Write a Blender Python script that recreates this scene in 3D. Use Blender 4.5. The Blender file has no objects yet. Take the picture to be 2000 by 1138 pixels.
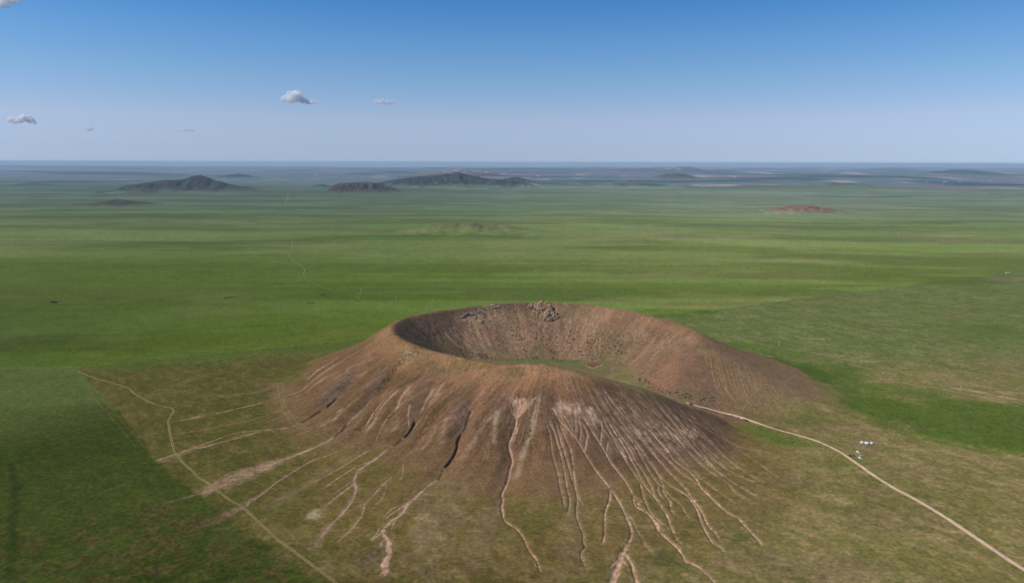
import bpy, bmesh, math, random
import numpy as np
from mathutils import Vector, Matrix

# ------------------------------------------------------------------ basics
S = 4.0 / 3.0                 # metres per layout unit
H = 300.0 * S                 # camera height above the plain
FPX = 1350.0                  # focal length in photo pixels (photo 2000 wide)
CX, CY, HY = 1000.0, 569.0, 316.5
PITCH = math.atan((CY - HY) / FPX)
ROLL = math.radians(0.14)
SUN_EL = math.radians(48.0)
SUN_AZ = math.radians(-101.0)  # from +Y towards +X
HAZE = 2.1e-5
SUN_E = 3.3
SKY_STR = 0.125
SKY_AIR, SKY_DUST, SKY_OZ = 1.0, 0.3, 5.0
SKY_GRADE = [(0.0, (0.0628, 0.0762, 0.122)), (0.0178, (0.0682, 0.075, 0.1103)), (0.0585, (0.0963, 0.0869, 0.1018)), (0.1098, (0.0843, 0.0938, 0.1037)),
             (0.1593, (0.0652, 0.0925, 0.1105)), (0.2066, (0.0438, 0.0847, 0.112)), (0.25, (0.040, 0.082, 0.114))]
rng = np.random.default_rng(7)
random.seed(7)
C = bpy.context.scene.collection
scene = bpy.context.scene

# camera axes
_f = np.array([0, math.cos(PITCH), -math.sin(PITCH)])
_r0 = np.array([1.0, 0, 0])
_u0 = np.cross(_r0, _f)
_r = math.cos(ROLL) * _r0 + math.sin(ROLL) * _u0
_u = np.cross(_r, _f)
CAM = np.array([0, 0, H])


def ray(px, py):
    px = np.asarray(px, float); py = np.asarray(py, float)
    d = _f + ((px - CX) / FPX)[..., None] * _r - ((py - CY) / FPX)[..., None] * _u
    return d


def at_z(px, py, z=0.0):
    d = ray(px, py)
    t = (np.asarray(z) - H) / d[..., 2]
    return CAM + t[..., None] * d


def at_y(px, py, y):
    d = ray(px, py)
    t = y / d[..., 1]
    return CAM + t[..., None] * d


def lin(c):
    c = np.asarray(c, float) / 255.0
    return np.where(c <= 0.04045, c / 12.92, ((c + 0.055) / 1.055) ** 2.4)


def sm(a, b, x):
    t = np.clip((x - a) / (b - a), 0, 1)
    return t * t * (3 - 2 * t)


def _h(i, j, seed):
    n = (i.astype(np.uint32) * np.uint32(374761393) + j.astype(np.uint32) * np.uint32(668265263)
         + np.uint32((seed * 974711 + 12345) & 0xffffffff))
    n = (n ^ (n >> np.uint32(13))) * np.uint32(1274126177)
    n = n ^ (n >> np.uint32(16))
    return (n & np.uint32(0xffffff)).astype(np.float32) / np.float32(0xffffff)


def vn(x, y, seed=0):
    xf = np.floor(x); yf = np.floor(y)
    i = xf.astype(np.int64); j = yf.astype(np.int64)
    u = (x - xf).astype(np.float32); v = (y - yf).astype(np.float32)
    u = u * u * u * (u * (u * 6 - 15) + 10); v = v * v * v * (v * (v * 6 - 15) + 10)
    a = _h(i, j, seed); b = _h(i + 1, j, seed); c = _h(i, j + 1, seed); d = _h(i + 1, j + 1, seed)
    return (a + (b - a) * u) * (1 - v) + (c + (d - c) * u) * v      # 0..1


def fbm(x, y, seed=0, octv=4, gain=0.5):
    s = 0; a = 1.0; t = 0
    for o in range(octv):
        s = s + a * vn(x * (2 ** o) + 17.3 * o, y * (2 ** o) - 9.1 * o, seed + o * 31)
        t += a; a *= gain
    return s / t


# ------------------------------------------------------------------ grid of the ground
def geo(start, step, ratio, end):
    out = []; p = start
    while p < end:
        p += step; step *= ratio; out.append(p)
    return np.array(out)


G = 1.1
xm = np.arange(-560, 640, G)
xr1 = np.arange(xm[-1] + 2.2, 900, 2.2)
xl1 = -np.arange(-xm[0] + 2.2, 880, 2.2)[::-1]
xr2 = geo(xr1[-1], 3.0, 1.03, 75000)
xl2 = -geo(-xl1[0], 3.0, 1.03, 75000)[::-1]
xs = np.concatenate([xl2, xl1, xm, xr1, xr2])
ym = np.arange(588, 1415, G)
yb = (588 - (geo(0, 3, 1.12, 3500)))[::-1]
yf = geo(ym[-1], 1.5, 1.02, 82000)
ys = np.concatenate([yb, ym, yf])
NX, NY = len(xs), len(ys)
X, Y = np.meshgrid(xs, ys)
X = X.astype(np.float64); Y = Y.astype(np.float64)
R = np.hypot(X, Y)

# gentle relief of the plain: dies out around the cone
und = (fbm(X / 2600, Y / 1500, 3, 4) - 0.5) * 46 + (fbm(X / 700, Y / 420, 5, 3) - 0.5) * 12
near = sm(1650, 3600, np.hypot(X * 0.8, Y - 200))
far = sm(11000, 19000, Y)
rough = (fbm(X / 6500, Y / 3800, 8, 5) - 0.5)
Z0 = und * near * (1 + 0.5 * sm(5000, 9000, Y)) + far * (rough * 330 + 12) * (1 + 0.3 * sm(30000, 60000, Y))
Z0 = np.minimum(Z0, 392 - 0.0060 * Y + rough * 40)          # the land falls away towards the horizon
Z0 = Z0 + sm(54000, 77000, Y) * (356 + rough * 60 + (fbm(X / 7000, Y / 30000, 19, 3) - 0.5) * 60 - Z0)      # and ends in a last long rise

# ------------------------------------------------------------------ volcanic cone
crest_px = [(1357, 655, 67), (1356, 647, 71), (1330, 634, 74), (1290, 621, 77), (1240, 609, 80), (1180, 599, 82), (1120, 592, 83),
            (1060, 590, 84), (1000, 590.5, 84), (940, 596, 83), (890, 602, 81), (845, 609, 79), (800, 617, 77), (775, 628, 76),
            (764, 641, 75), (776, 659, 73), (802, 671, 72), (850, 686, 70), (900, 697, 69), (940, 706, 68), (990, 713, 67),
            (1045, 710, 69), (1100, 717, 66), (1180, 738, 56), (1250, 756, 46), (1300, 775, 36), (1350, 794, 24), (1395, 810, 13),
            (1430, 822, 3)]
cp = np.array([at_z(np.array(a), np.array(b), c * S) for a, b, c in crest_px])


def catmull(P, n=5, closed=False):
    P = np.asarray(P, float)
    Q = np.vstack([2 * P[0] - P[1], P, 2 * P[-1] - P[-2]])
    out = []
    for i in range(1, len(Q) - 2):
        p0, p1, p2, p3 = Q[i - 1], Q[i], Q[i + 1], Q[i + 2]
        for t in np.linspace(0, 1, n, endpoint=False):
            out.append(0.5 * (2 * p1 + (p2 - p0) * t + (2 * p0 - 5 * p1 + 4 * p2 - p3) * t * t + (3 * p1 - p0 - 3 * p2 + p3) * t ** 3))
    out.append(Q[-2])
    return np.array(out)


crest = catmull(cp, 4)
for _ in range(4):
    crest[1:-1] = 0.25 * crest[:-2] + 0.5 * crest[1:-1] + 0.25 * crest[2:]
arc = np.concatenate([[0], np.cumsum(np.hypot(*(np.diff(crest[:, :2], axis=0).T)))])
ARC = arc[-1]
ncr = len(crest)
# key values along the crest, by control index
kidx = arc[np.clip((np.arange(len(cp)) * 4), 0, ncr - 1)]


def along(vals):        # vals: dict control index -> value
    k = sorted(vals)
    return np.interp(arc, [kidx[i] for i in k], [vals[i] for i in k])


Lout = along({0: 212 * S, 2: 205 * S, 4: 185 * S, 8: 170 * S, 13: 165 * S, 16: 175 * S, 20: 200 * S, 22: 200 * S, 24: 165 * S, 26: 110 * S, 28: 50 * S})
Pout = along({0: 1.5, 3: 1.55, 8: 1.5, 13: 1.45, 18: 1.6, 22: 1.6, 26: 1.4, 28: 1.3})
Lin = along({0: 190 * S, 1: 158 * S, 2: 136 * S, 4: 136 * S, 6: 146 * S, 8: 150 * S, 13: 138 * S, 20: 130 * S, 24: 110 * S, 26: 80 * S, 28: 50 * S})
Pin = along({0: 1.32, 2: 1.2, 5: 1.12, 13: 1.1, 24: 1.15, 28: 1.3})

iy0, iy1 = np.searchsorted(ys, 600), np.searchsorted(ys, 1760)
ix0, ix1 = np.searchsorted(xs, -640), np.searchsorted(xs, 860)
WX = X[iy0:iy1, ix0:ix1]; WY = Y[iy0:iy1, ix0:ix1]
# inside test (polygon closed across the breach)
poly = crest[:, :2]
ins = np.zeros(WX.shape, bool)
for i in range(ncr):
    ax, ay = poly[i]; bx, by = poly[(i + 1) % ncr]
    if ay == by: continue
    cnd = ((ay > WY) != (by > WY)) & (WX < (bx - ax) * (WY - ay) / (by - ay) + ax)
    ins ^= cnd
warp = (fbm(WX / 60, WY / 60, 21, 3) - 0.5)


def limb(i0, i1):
    """one stretch of the rim: distance, place along the crest and the slope it sheds"""
    best = np.full(WX.shape, 1e18); bs = np.zeros(WX.shape)
    for i in range(i0, i1):
        ax, ay = crest[i, :2]; bx, by = crest[i + 1, :2]
        ex, ey = bx - ax, by - ay; l2 = ex * ex + ey * ey
        t = np.clip(((WX - ax) * ex + (WY - ay) * ey) / l2, 0, 1)
        dx = WX - ax - t * ex; dy = WY - ay - t * ey
        d2 = dx * dx + dy * dy
        m = d2 < best
        best[m] = d2[m]; bs[m] = (arc[i] + t * math.sqrt(l2))[m]
    DC = np.sqrt(best)
    sd = np.where(ins, DC, -DC)
    inw = sm(-6, 10, sd)
    hcr = np.interp(bs, arc, crest[:, 2]) + (fbm(bs / 25, bs * 0 + 3.3, 4, 3) - 0.5) * 3.2
    L = np.interp(bs, arc, Lout) * (1 - inw) + np.interp(bs, arc, Lin) * inw
    Pp = np.interp(bs, arc, Pout) * (1 - inw) + np.interp(bs, arc, Pin) * inw
    dr = np.sqrt(DC ** 2 + 7.0 ** 2) - 7.0
    tt = np.clip(dr / (L * (1 + 0.10 * warp)), 0, 1)
    return hcr * (1 - tt) ** Pp, DC, bs, inw, tt


la = limb(0, 14 * 4); lb = limb(14 * 4, ncr - 1)
pick = la[0] >= lb[0]
pick = np.where((la[0] < 0.01) & (lb[0] < 0.01), la[1] < lb[1], pick)
cone, DC, bs, inw, tt = [np.where(pick, a_, b_) for a_, b_ in zip(la, lb)]
# crater floor, falling out through the breach
fl_px = [(960, 695, 25), (1040, 702, 23), (1150, 713, 19), (1230, 735, 15), (1300, 766, 10), (1380, 793, 5), (1460, 815, 1.5), (1560, 840, 0)]
fp = np.array([at_z(np.array(a), np.array(b), c * S) for a, b, c in fl_px]); fp = catmull(fp, 4)
num = np.zeros(WX.shape); den = np.zeros(WX.shape)
for p in fp:
    w = 1.0 / ((WX - p[0]) ** 2 + (WY - p[1]) ** 2 + 200) ** 2
    num += w * p[2]; den += w
floorz = num / den * sm(-25, 15, np.where(ins, DC, -DC)) 
k = 5.0
hh = np.clip(0.5 + 0.5 * (cone - floorz) / k, 0, 1)
CZ = floorz * (1 - hh) + cone * hh + k * hh * (1 - hh)
CZ = np.where((cone < 0.01) & (floorz < 0.01), 0, CZ - k * 0.25 * np.exp(-((cone - floorz) / k) ** 2) * (floorz < 0.5))
CZ = np.maximum(CZ, 0)


def blur(A, n):
    for _ in range(n):
        A[1:-1, 1:-1] = (A[1:-1, 1:-1] * 4 + A[:-2, 1:-1] + A[2:, 1:-1] + A[1:-1, :-2] + A[1:-1, 2:]) / 8
    return A


soft1 = blur(CZ.copy(), 14); soft2 = blur(soft1.copy(), 260)
wsoft = sm(10, 45, DC)
CZ = soft1 * (1 - wsoft) + soft2 * wsoft
Z = Z0.copy()
Z[iy0:iy1, ix0:ix1] += CZ

# ------------------------------------------------------------------ lookups


def samp(A, x, y):
    x = np.asarray(x, float); y = np.asarray(y, float)
    i = np.clip(np.searchsorted(xs, x) - 1, 0, NX - 2); j = np.clip(np.searchsorted(ys, y) - 1, 0, NY - 2)
    u = np.clip((x - xs[i]) / (xs[i + 1] - xs[i]), 0, 1); v = np.clip((y - ys[j]) / (ys[j + 1] - ys[j]), 0, 1)
    return (A[j, i] * (1 - u) + A[j, i + 1] * u) * (1 - v) + (A[j + 1, i] * (1 - u) + A[j + 1, i + 1] * u) * v


def hit(px, py):
    """first point of the terrain along the sight line of a photo pixel"""
    px = np.atleast_1d(np.asarray(px, float)); py = np.atleast_1d(np.asarray(py, float))
    d = ray(px, py); n = len(px)
    ymax = np.where(d[:, 2] < -1e-4, np.minimum((H + 30) / -d[:, 2] * d[:, 1], 80000), 80000)
    out = np.zeros((n, 3))
    for q in range(n):
        y = np.concatenate([np.arange(300, min(2400, ymax[q] + 6), 3.0), np.geomspace(2400, max(ymax[q], 2500), 400)]) if ymax[q] > 2400 else np.arange(300, ymax[q] + 6, 3.0)
        t = y / d[q, 1]
        P = CAM + t[:, None] * d[q]
        below = P[:, 2] < samp(Z, P[:, 0], P[:, 1])
        kk = np.argmax(below) if below.any() else len(y) - 1
        if kk == 0: out[q] = P[0]; continue
        a, b = t[kk - 1], t[kk]
        for _ in range(14):
            m = 0.5 * (a + b); p = CAM + m * d[q]
            if p[2] < samp(Z, p[0], p[1]): b = m
            else: a = m
        out[q] = CAM + b * d[q]
    return out


def px_m(P):          # metres per photo pixel at a point
    return np.linalg.norm(P - CAM) / FPX


LAY = {}


def layer(n):
    if n not in LAY: LAY[n] = np.zeros((NY, NX), np.float32)
    return LAY[n]


def raster(A, P, w, s, soft=0.5, ragged=0.0):
    """paint a world polyline with half-widths w and strengths s"""
    for i in range(len(P) - 1):
        ax, ay = P[i, :2]; bx, by = P[i + 1, :2]
        wm = max(w[i], w[i + 1]) * (1 + soft) + 2
        a0, a1 = np.searchsorted(xs, [min(ax, bx) - wm, max(ax, bx) + wm]); b0, b1 = np.searchsorted(ys, [min(ay, by) - wm, max(ay, by) + wm])
        if a1 <= a0 or b1 <= b0: continue
        gx = X[b0:b1, a0:a1]; gy = Y[b0:b1, a0:a1]
        ex, ey = bx - ax, by - ay; l2 = ex * ex + ey * ey + 1e-9
        t = np.clip(((gx - ax) * ex + (gy - ay) * ey) / l2, 0, 1)
        d = np.hypot(gx - ax - t * ex, gy - ay - t * ey)
        if ragged: d = d + (vn(gx / 2.3, gy / 2.3, 61) * 0.6 + vn(gx / 6.1, gy / 6.1, 67) * 0.4 - 0.5) * ragged * min(w[i] + 0.5, 4.0)
        wl = w[i] + (w[i + 1] - w[i]) * t
        v = (s[i] + (s[i + 1] - s[i]) * t) * (1 - sm(wl * (1 - soft), wl * (1 + soft), d))
        sub = A[b0:b1, a0:a1]
        np.maximum(sub, v, out=sub)


def world_line(pts, plane=False, step=3.0, jit=0.0, seed=1):
    a = np.array(pts, float)
    P = at_z(a[:, 0], a[:, 1], 0.0) if plane else hit(a[:, 0], a[:, 1])
    P = catmull(P, 6) if len(P) > 2 else P
    seg = np.hypot(*np.diff(P[:, :2], axis=0).T); al = np.concatenate([[0], np.cumsum(seg)])
    n = max(2, int(al[-1] / step) + 1)
    q = np.linspace(0, al[-1], n)
    Q = np.stack([np.interp(q, al, P[:, c]) for c in range(3)], 1)
    if jit:
        T = np.gradient(Q[:, :2], axis=0); T /= np.linalg.norm(T, axis=1)[:, None] + 1e-9
        j = (fbm(q / 16, q * 0 + seed * 3.7, seed, 3) - 0.5) * 2 * jit
        env = np.minimum(1, np.minimum(q, al[-1] - q) / 12)
        Q[:, 0] += -T[:, 1] * j * env; Q[:, 1] += T[:, 0] * j * env
    return Q, q / max(al[-1], 1e-6)


LINES = []      # (layer, Q, q, w0, w1, s0, s1, soft)


def stroke(lay, pts, w0=3, w1=None, s0=1.0, s1=None, soft=0.45, plane=False, jit=0.8, carve=0.0, halo=False):
    """trace of the photo laid on the terrain; widths are full widths in photo pixels"""
    w1 = w0 if w1 is None else w1; s1 = s0 if s1 is None else s1
    Q, q = world_line(pts, plane, jit=jit, seed=len(LINES) + 3)
    m = np.array([px_m(p) for p in Q])
    w = np.maximum((w0 + (w1 - w0) * q) * m * 0.5, 0.62)
    w = w * (0.8 + 0.45 * vn(q * len(q) / 5, q * 0, len(LINES)))
    s = (s0 + (s1 - s0) * q)
    env = np.minimum(1, np.minimum(q, 1 - q) * 12 + 0.15)
    raster(layer(lay), Q, w, s * env, soft, 0.95)
    if carve:
        raster(layer('carve'), Q, np.maximum(w * 1.25, 1.3), s * env * carve * 2.0, 0.7)
    if lay in ('scree', 'rillbed') and halo:
        raster(layer('wash'), Q, w * 3.2 + 1.5, s * env * 0.5, 0.95, 1.2)
    LINES.append(lay)
    return Q


def wide_valley(pts, wpx, depth):
    Q, q = world_line(pts, jit=2.0, seed=len(LINES) + 9)
    m = np.array([px_m(p) for p in Q])
    env = np.sin(np.pi * np.clip(q, 0, 1)) ** 0.6
    raster(layer('valley'), Q, wpx * m * 0.5 * (0.55 + 0.6 * q), env * depth, 0.95)


def area(lay, pts, s=1.0, feather=4.0, plane=False, rag=0.0, ragscale=8.0):
    """a traced patch of ground; feather and rag in metres"""
    a = np.array(pts, float)
    P = at_z(a[:, 0], a[:, 1], 0.0) if plane else hit(a[:, 0], a[:, 1])
    P = P[:, :2]
    wm = feather + rag * 1.5 + 2
    a0, a1 = np.searchsorted(xs, [P[:, 0].min() - wm, P[:, 0].max() + wm]); b0, b1 = np.searchsorted(ys, [P[:, 1].min() - wm, P[:, 1].max() + wm])
    gx = X[b0:b1, a0:a1]; gy = Y[b0:b1, a0:a1]
    d2 = np.full(gx.shape, 1e18); inside = np.zeros(gx.shape, bool)
    n = len(P)
    for i in range(n):
        ax, ay = P[i]; bx, by = P[(i + 1) % n]
        ex, ey = bx - ax, by - ay; l2 = ex * ex + ey * ey + 1e-9
        t = np.clip(((gx - ax) * ex + (gy - ay) * ey) / l2, 0, 1)
        d2 = np.minimum(d2, (gx - ax - t * ex) ** 2 + (gy - ay - t * ey) ** 2)
        if ay != by:
            inside ^= ((ay > gy) != (by > gy)) & (gx < ex * (gy - ay) / (by - ay) + ax)
    d = np.where(inside, 1, -1) * np.sqrt(d2)
    if rag: d = d + (fbm(gx / ragscale, gy / ragscale, 77 + len(LINES), 4) - 0.5) * 2 * rag
    LINES.append(lay)
    v = s * sm(-feather, feather, d)
    sub = layer(lay)[b0:b1, a0:a1]
    np.maximum(sub, v, out=sub)


def blob(lay, px, py, rx, ry, s=1.0, ang=0.0, plane=True, rag=0.5, scale=None):
    """soft oval patch lying on the ground, sized so it spans rx, ry photo pixels"""
    P = (at_z(np.array([px]), np.array([py]), 0.0) if plane else hit([px], [py]))[0]
    m = px_m(P); el = abs(CAM[2] - P[2]) / np.linalg.norm(P - CAM)
    wx, wy = rx * m, ry * m / el
    wm = max(wx, wy) * 1.8
    a0, a1 = np.searchsorted(xs, [P[0] - wm, P[0] + wm]); b0, b1 = np.searchsorted(ys, [P[1] - wm, P[1] + wm])
    gx = X[b0:b1, a0:a1] - P[0]; gy = Y[b0:b1, a0:a1] - P[1]
    c, s_ = math.cos(ang), math.sin(ang)
    u = (gx * c + gy * s_) / wx; v = (-gx * s_ + gy * c) / wy
    sc = scale or max(wx, wy) * 0.5
    r = np.hypot(u, v) + (fbm(gx / sc, gy / sc, 131 + len(LINES), 4) - 0.5) * 2 * rag
    LINES.append(lay)
    sub = layer(lay)[b0:b1, a0:a1]
    np.maximum(sub, s * (1 - sm(0.35, 1.15, r)), out=sub)


# ------------------------------------------------------------------ traces of the photo, laid on the terrain


def fall_dir(x):
    return float(np.interp(x, [600, 650, 700, 750, 800, 850, 900, 1000, 1050, 1100, 1150, 1250, 1350, 1450], [-1.4, -1.3, -1.15, -.95, -.75, -.6, -.45, -.1, .15, .42, .64, .74, .85, .95]))


def streaks(lay, px, py, rx, ry, n, s, w=1.5, ln=16, plane=False):
    """a wash made of many short threads running down the slope"""
    for _ in range(n):
        a_ = rng.uniform(0, 2 * math.pi); q_ = math.sqrt(rng.uniform(0, 1))
        x_ = px + rx * q_ * math.cos(a_); y_ = py + ry * q_ * math.sin(a_)
        l_ = ln * rng.uniform(.5, 1.3); d_ = fall_dir(x_) + rng.normal(0, .05); k_ = l_ / math.hypot(1, d_)
        stroke(lay, [(x_ - d_ * k_ / 2, y_ - k_ / 2), (x_ + rng.uniform(-.6, .6), y_), (x_ + d_ * k_ / 2, y_ + k_ / 2)], w * rng.uniform(.7, 1.5), w * .7, s * rng.uniform(.5, 1.1) * (1 - .5 * q_ * q_), jit=.5, soft=.7)


# ravines of the left flank
g0 = [(738, 655), (726, 668), (691, 687), (645, 714), (619, 731), (584, 761), (551, 772)]
g1 = [(735, 705), (709, 723), (689, 744), (659, 767), (638, 786), (616, 800), (601, 810), (575, 825), (540, 835)]
g2 = [(797, 690), (786, 700), (768, 731), (751, 752), (725, 775), (689, 810), (677, 823), (663, 839), (649, 851), (624, 867)]
g3 = [(790, 735), (775, 749), (751, 770), (726, 809), (707, 832), (693, 847), (677, 865), (661, 879)]
g4 = [(828, 728), (814, 745), (800, 760), (774, 793), (760, 816), (751, 832), (733, 863), (721, 877)]
g5 = [(860, 738), (839, 770), (825, 798), (811, 816), (798, 834), (790, 847), (775, 863), (756, 877)]
g6 = [(905, 750), (880, 778), (861, 800), (838, 826), (823, 848), (810, 866), (797, 884), (790, 897)]
g7 = [(952, 742), (934, 768), (921, 793), (910, 823), (901, 838), (894, 852), (894, 863), (887, 881), (878, 895), (868, 907), (863, 923), (857, 933), (847, 940)]
g8 = [(1015, 770), (1012, 795), (1007, 826), (1000, 845), (995, 863), (1000, 881), (1001, 893), (996, 909), (994, 923), (989, 938), (981, 957), (983, 971), (980, 984)]
for g_, w_, d_ in ((g0, 24, 5.0), (g1, 30, 7.5), (g2, 30, 6.5), (g3, 18, 3.6), (g4, 20, 4.2), (g5, 26, 5.5), (g6, 20, 3.5), (g7, 34, 7.5), (g8, 34, 6.5)):
    wide_valley(g_, w_ * 1.05, d_ * 0.98)
for sp_, w_, h_ in (([(1046, 718), (1050, 745), (1053, 780), (1046, 825), (1028, 880)], 46, 5.0), ([(935, 745), (925, 790), (915, 840), (895, 890)], 24, 2.5), ([(775, 700), (735, 745), (690, 790), (640, 830)], 26, 3.0), ([(725, 690), (680, 730), (630, 775)], 24, 3.0), ([(820, 745), (780, 800), (745, 850)], 20, 2.0)):
    Q_, q_ = world_line(sp_, jit=1.0, seed=5)
    raster(layer('spur'), Q_, w_ * np.array([px_m(p) for p in Q_]) * .5, np.sin(np.pi * np.clip(q_ * .9 + .05, 0, 1)) * h_, 0.95)
# incised channels: dark soil, with shade of the banks painted in
stroke('dark', [(659, 767), (648, 777), (638, 786)], 3.1, 3.1, carve=2.0)
stroke('dark', [(628, 792), (616, 800), (601, 810), (588, 818)], 2.5, 1.6, carve=2.0)
stroke('dark', [(679, 821), (670, 832), (660, 842), (652, 850)], 2.2, 1.9, 0.8, carve=2.0)
stroke('dark', [(811, 814), (806, 825), (800, 835), (790, 848)], 2.8, 2.5, carve=2.4)
stroke('dark', [(786, 852), (776, 861), (768, 868)], 1.6, 1.2, 0.8, carve=1.5)
stroke('dark', [(920, 795), (912, 815), (908, 828), (902, 836)], 1.9, 2.5, 0.7, carve=1.6)
stroke('dark', [(902, 836), (894, 850), (893, 862), (887, 880), (878, 894), (868, 906)], 2.8, 3.1, carve=2.6)
stroke('dark', [(866, 908), (862, 922), (855, 934)], 1.9, 1.9, 0.55, carve=1.6)
stroke('dark', [(838, 780), (833, 788), (828, 797), (822, 806)], 1.9, 1.2, 0.6, carve=1.0)
stroke('dark', [(997, 905), (993, 922), (988, 938)], 1.2, 1.2, 0.4, carve=1.2)
# dotted bits of channel
for dots in (g6[2:], g4[2:-1], g3[1:-2]):
    D_ = catmull(np.array(dots, float), 7)
    for i in range(0, len(D_) - 2, 3):
        stroke('dark', [tuple(D_[i]), tuple(D_[i + 1] * 0.7 + D_[i] * 0.3)], 2.6, 2.6, 0.65, jit=0, carve=0.8)
# bright strands on the flank
for p_, a_, b_, s_ in (
        (g0[1:], 4, 3, .5), (g1[5:], 2, 2, .55), (g2[4:], 2, 2.5, .6), (g5[4:], 2, 2, .5),
        ([(663, 696), (645, 708), (620, 724), (598, 740)], 4, 3, .75),
        ([(640, 733), (615, 752), (598, 766)], 5, 3, .45),
        ([(690, 712), (668, 730), (650, 745)], 3, 3, .45),
        ([(802, 752), (783, 775), (772, 798)], 6, 3, .7), ([(780, 760), (757, 782), (730, 812)], 5, 2, .6),
        ([(754, 775), (738, 792), (722, 815), (712, 832)], 3, 2, .6), ([(770, 795), (745, 830), (733, 862)], 2.5, 1.5, .5),
        ([(800, 790), (797, 810), (799, 826)], 2, 2, .75), ([(848, 752), (832, 778), (822, 800)], 5, 3, .5),
        ([(868, 745), (850, 770), (838, 785)], 4, 3, .4), ([(720, 785), (690, 812), (660, 838)], 2, 2, .4),
        ([(705, 776), (680, 795), (650, 820), (600, 842), (570, 852)], 2, 2, .45)):
    stroke('scree', p_, a_, b_, s_)
# pinkish bare faces
area('pink', [(700, 716), (712, 708), (722, 712), (712, 724), (694, 738), (686, 740)], 0.50, 5, rag=7, ragscale=6)
area('pink', [(715, 690), (730, 680), (742, 682), (722, 706), (704, 716)], 0.39, 7, rag=9, ragscale=6)
area('pink', [(785, 768), (800, 752), (812, 752), (800, 772), (782, 800), (772, 802)], 0.44, 6, rag=7, ragscale=6)
area('pink', [(835, 770), (858, 745), (875, 752), (850, 778), (836, 790)], 0.44, 6, rag=7, ragscale=6)
area('pink', [(915, 790), (925, 768), (950, 748), (968, 752), (945, 780), (922, 805)], 0.44, 6, rag=9, ragscale=6)
area('pink', [(980, 760), (1000, 745), (1020, 752), (1000, 775), (985, 775)], 0.33, 8, rag=11, ragscale=6)
# grey cinder faces
area('gray', [(691, 707), (698, 710), (681, 745), (659, 767), (645, 777), (630, 786), (628, 778), (652, 748), (668, 728)], 0.75, 7, rag=8, ragscale=7)
area('gray', [(739, 723), (751, 733), (736, 758), (720, 776), (712, 789), (711, 763)], 0.52, 8, rag=10, ragscale=7)
area('gray', [(836, 730), (850, 728), (838, 752), (822, 770), (815, 795), (806, 800), (803, 780), (815, 755)], 0.60, 8, rag=8, ragscale=7)
area('gray', [(889, 773), (903, 768), (917, 782), (915, 815), (905, 836), (893, 845), (880, 838), (870, 815)], 0.71, 9, rag=12, ragscale=7)
area('gray', [(905, 752), (920, 745), (925, 770), (912, 780), (900, 768)], 0.38, 9, rag=12, ragscale=7)
area('gray', [(975, 770), (990, 768), (1004, 785), (1004, 815), (1000, 835), (985, 828), (965, 800)], 0.45, 11, rag=14, ragscale=7)
area('gray', [(1045, 788), (1052, 790), (1042, 830), (1030, 850), (1008, 880), (1003, 872), (1004, 852), (1012, 834), (1035, 810)], 0.75, 6, rag=8, ragscale=7)
area('gray', [(1116, 818), (1128, 812), (1133, 838), (1130, 855), (1122, 848)], 0.68, 7, rag=8, ragscale=7)
area('gray', [(1092, 812), (1103, 800), (1112, 812), (1108, 832), (1098, 828)], 0.45, 7, rag=8, ragscale=7)
area('gray', [(1148, 824), (1160, 820), (1168, 832), (1166, 850), (1158, 848)], 0.68, 7, rag=8, ragscale=7)
area('gray', [(1255, 810), (1275, 806), (1300, 822), (1310, 838), (1290, 838)], 0.34, 11, rag=14, ragscale=7)
# pale washes
area('scree', [(998, 768), (1008, 782), (1018, 788), (1030, 788), (1046, 780), (1030, 800), (1015, 812), (1008, 812), (1003, 795)], 0.50, 4, rag=5, ragscale=5)
stroke('pale', [(1055, 772), (1051, 798), (1042, 831), (1031, 863), (1017, 895), (1007, 928)], 6, 12, .8, .35, soft=.9)
stroke('pale', [(871, 815), (866, 838), (858, 868)], 7, 10, .45, .3, soft=.9)
stroke('pale', [(855, 828), (838, 858), (818, 885)], 6, 8, .4, .4, soft=.9)
stroke('pale', [(972, 802), (967, 830), (965, 868)], 9, 8, .55, .55, soft=.9)
stroke('pale', [(968, 806), (945, 828), (920, 870), (898, 895)], 8, 10, .5, .3, soft=.9)
stroke('pale', [(666, 800), (657, 815), (648, 826)], 8, 6, .5, .4, soft=.9)
stroke('pale', [(738, 815), (725, 830), (712, 845)], 9, 6, .55, .35, soft=.9)
stroke('pale', [(780, 820), (770, 835), (762, 846)], 8, 6, .4, .3, soft=.9)
for a_, b_, s_ in (((1080, 795), (1092, 815), .8), ((1088, 786), (1098, 806), .7), ((1105, 795), (1114, 812), .9), ((1118, 788), (1126, 802), .9), ((1128, 795), (1134, 818), .8), ((1146, 800), (1156, 815), 1), ((1152, 795), (1164, 820), .9), ((1166, 815), (1172, 832), .8), ((1138, 812), (1146, 828), .6)):
    stroke('scree', [a_, ((a_[0] + b_[0]) / 2 + 1, (a_[1] + b_[1]) / 2), b_], 7, 4, s_, s_ * .6, soft=.8)
area('scree', [(1078, 792), (1092, 784), (1112, 788), (1132, 792), (1138, 812), (1128, 814), (1112, 806), (1098, 812), (1084, 812)], 0.28, 8, rag=7, ragscale=6)
area('scree', [(1140, 806), (1152, 798), (1166, 812), (1173, 830), (1160, 820), (1146, 820)], 0.30, 6, rag=6, ragscale=6)
for (x_, y_, rx_, ry_, s_) in ((1252, 842, 12, 9, .7), (1262, 858, 10, 8, .7), (1218, 872, 12, 9, .5), (1230, 884, 12, 8, .5), (1285, 880, 10, 8, .45), (1305, 845, 14, 10, .6), (1318, 856, 12, 8, .5), (1335, 838, 12, 8, .75), (1354, 846, 9, 7, .75), (1200, 880, 8, 8, .4), (1275, 828, 14, 9, .4), (1330, 872, 10, 8, .3)):
    streaks('scree', x_, y_, rx_ * 1.25, ry_ * 1.25, 16, s_ * 1.1, 1.6, 15)
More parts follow.
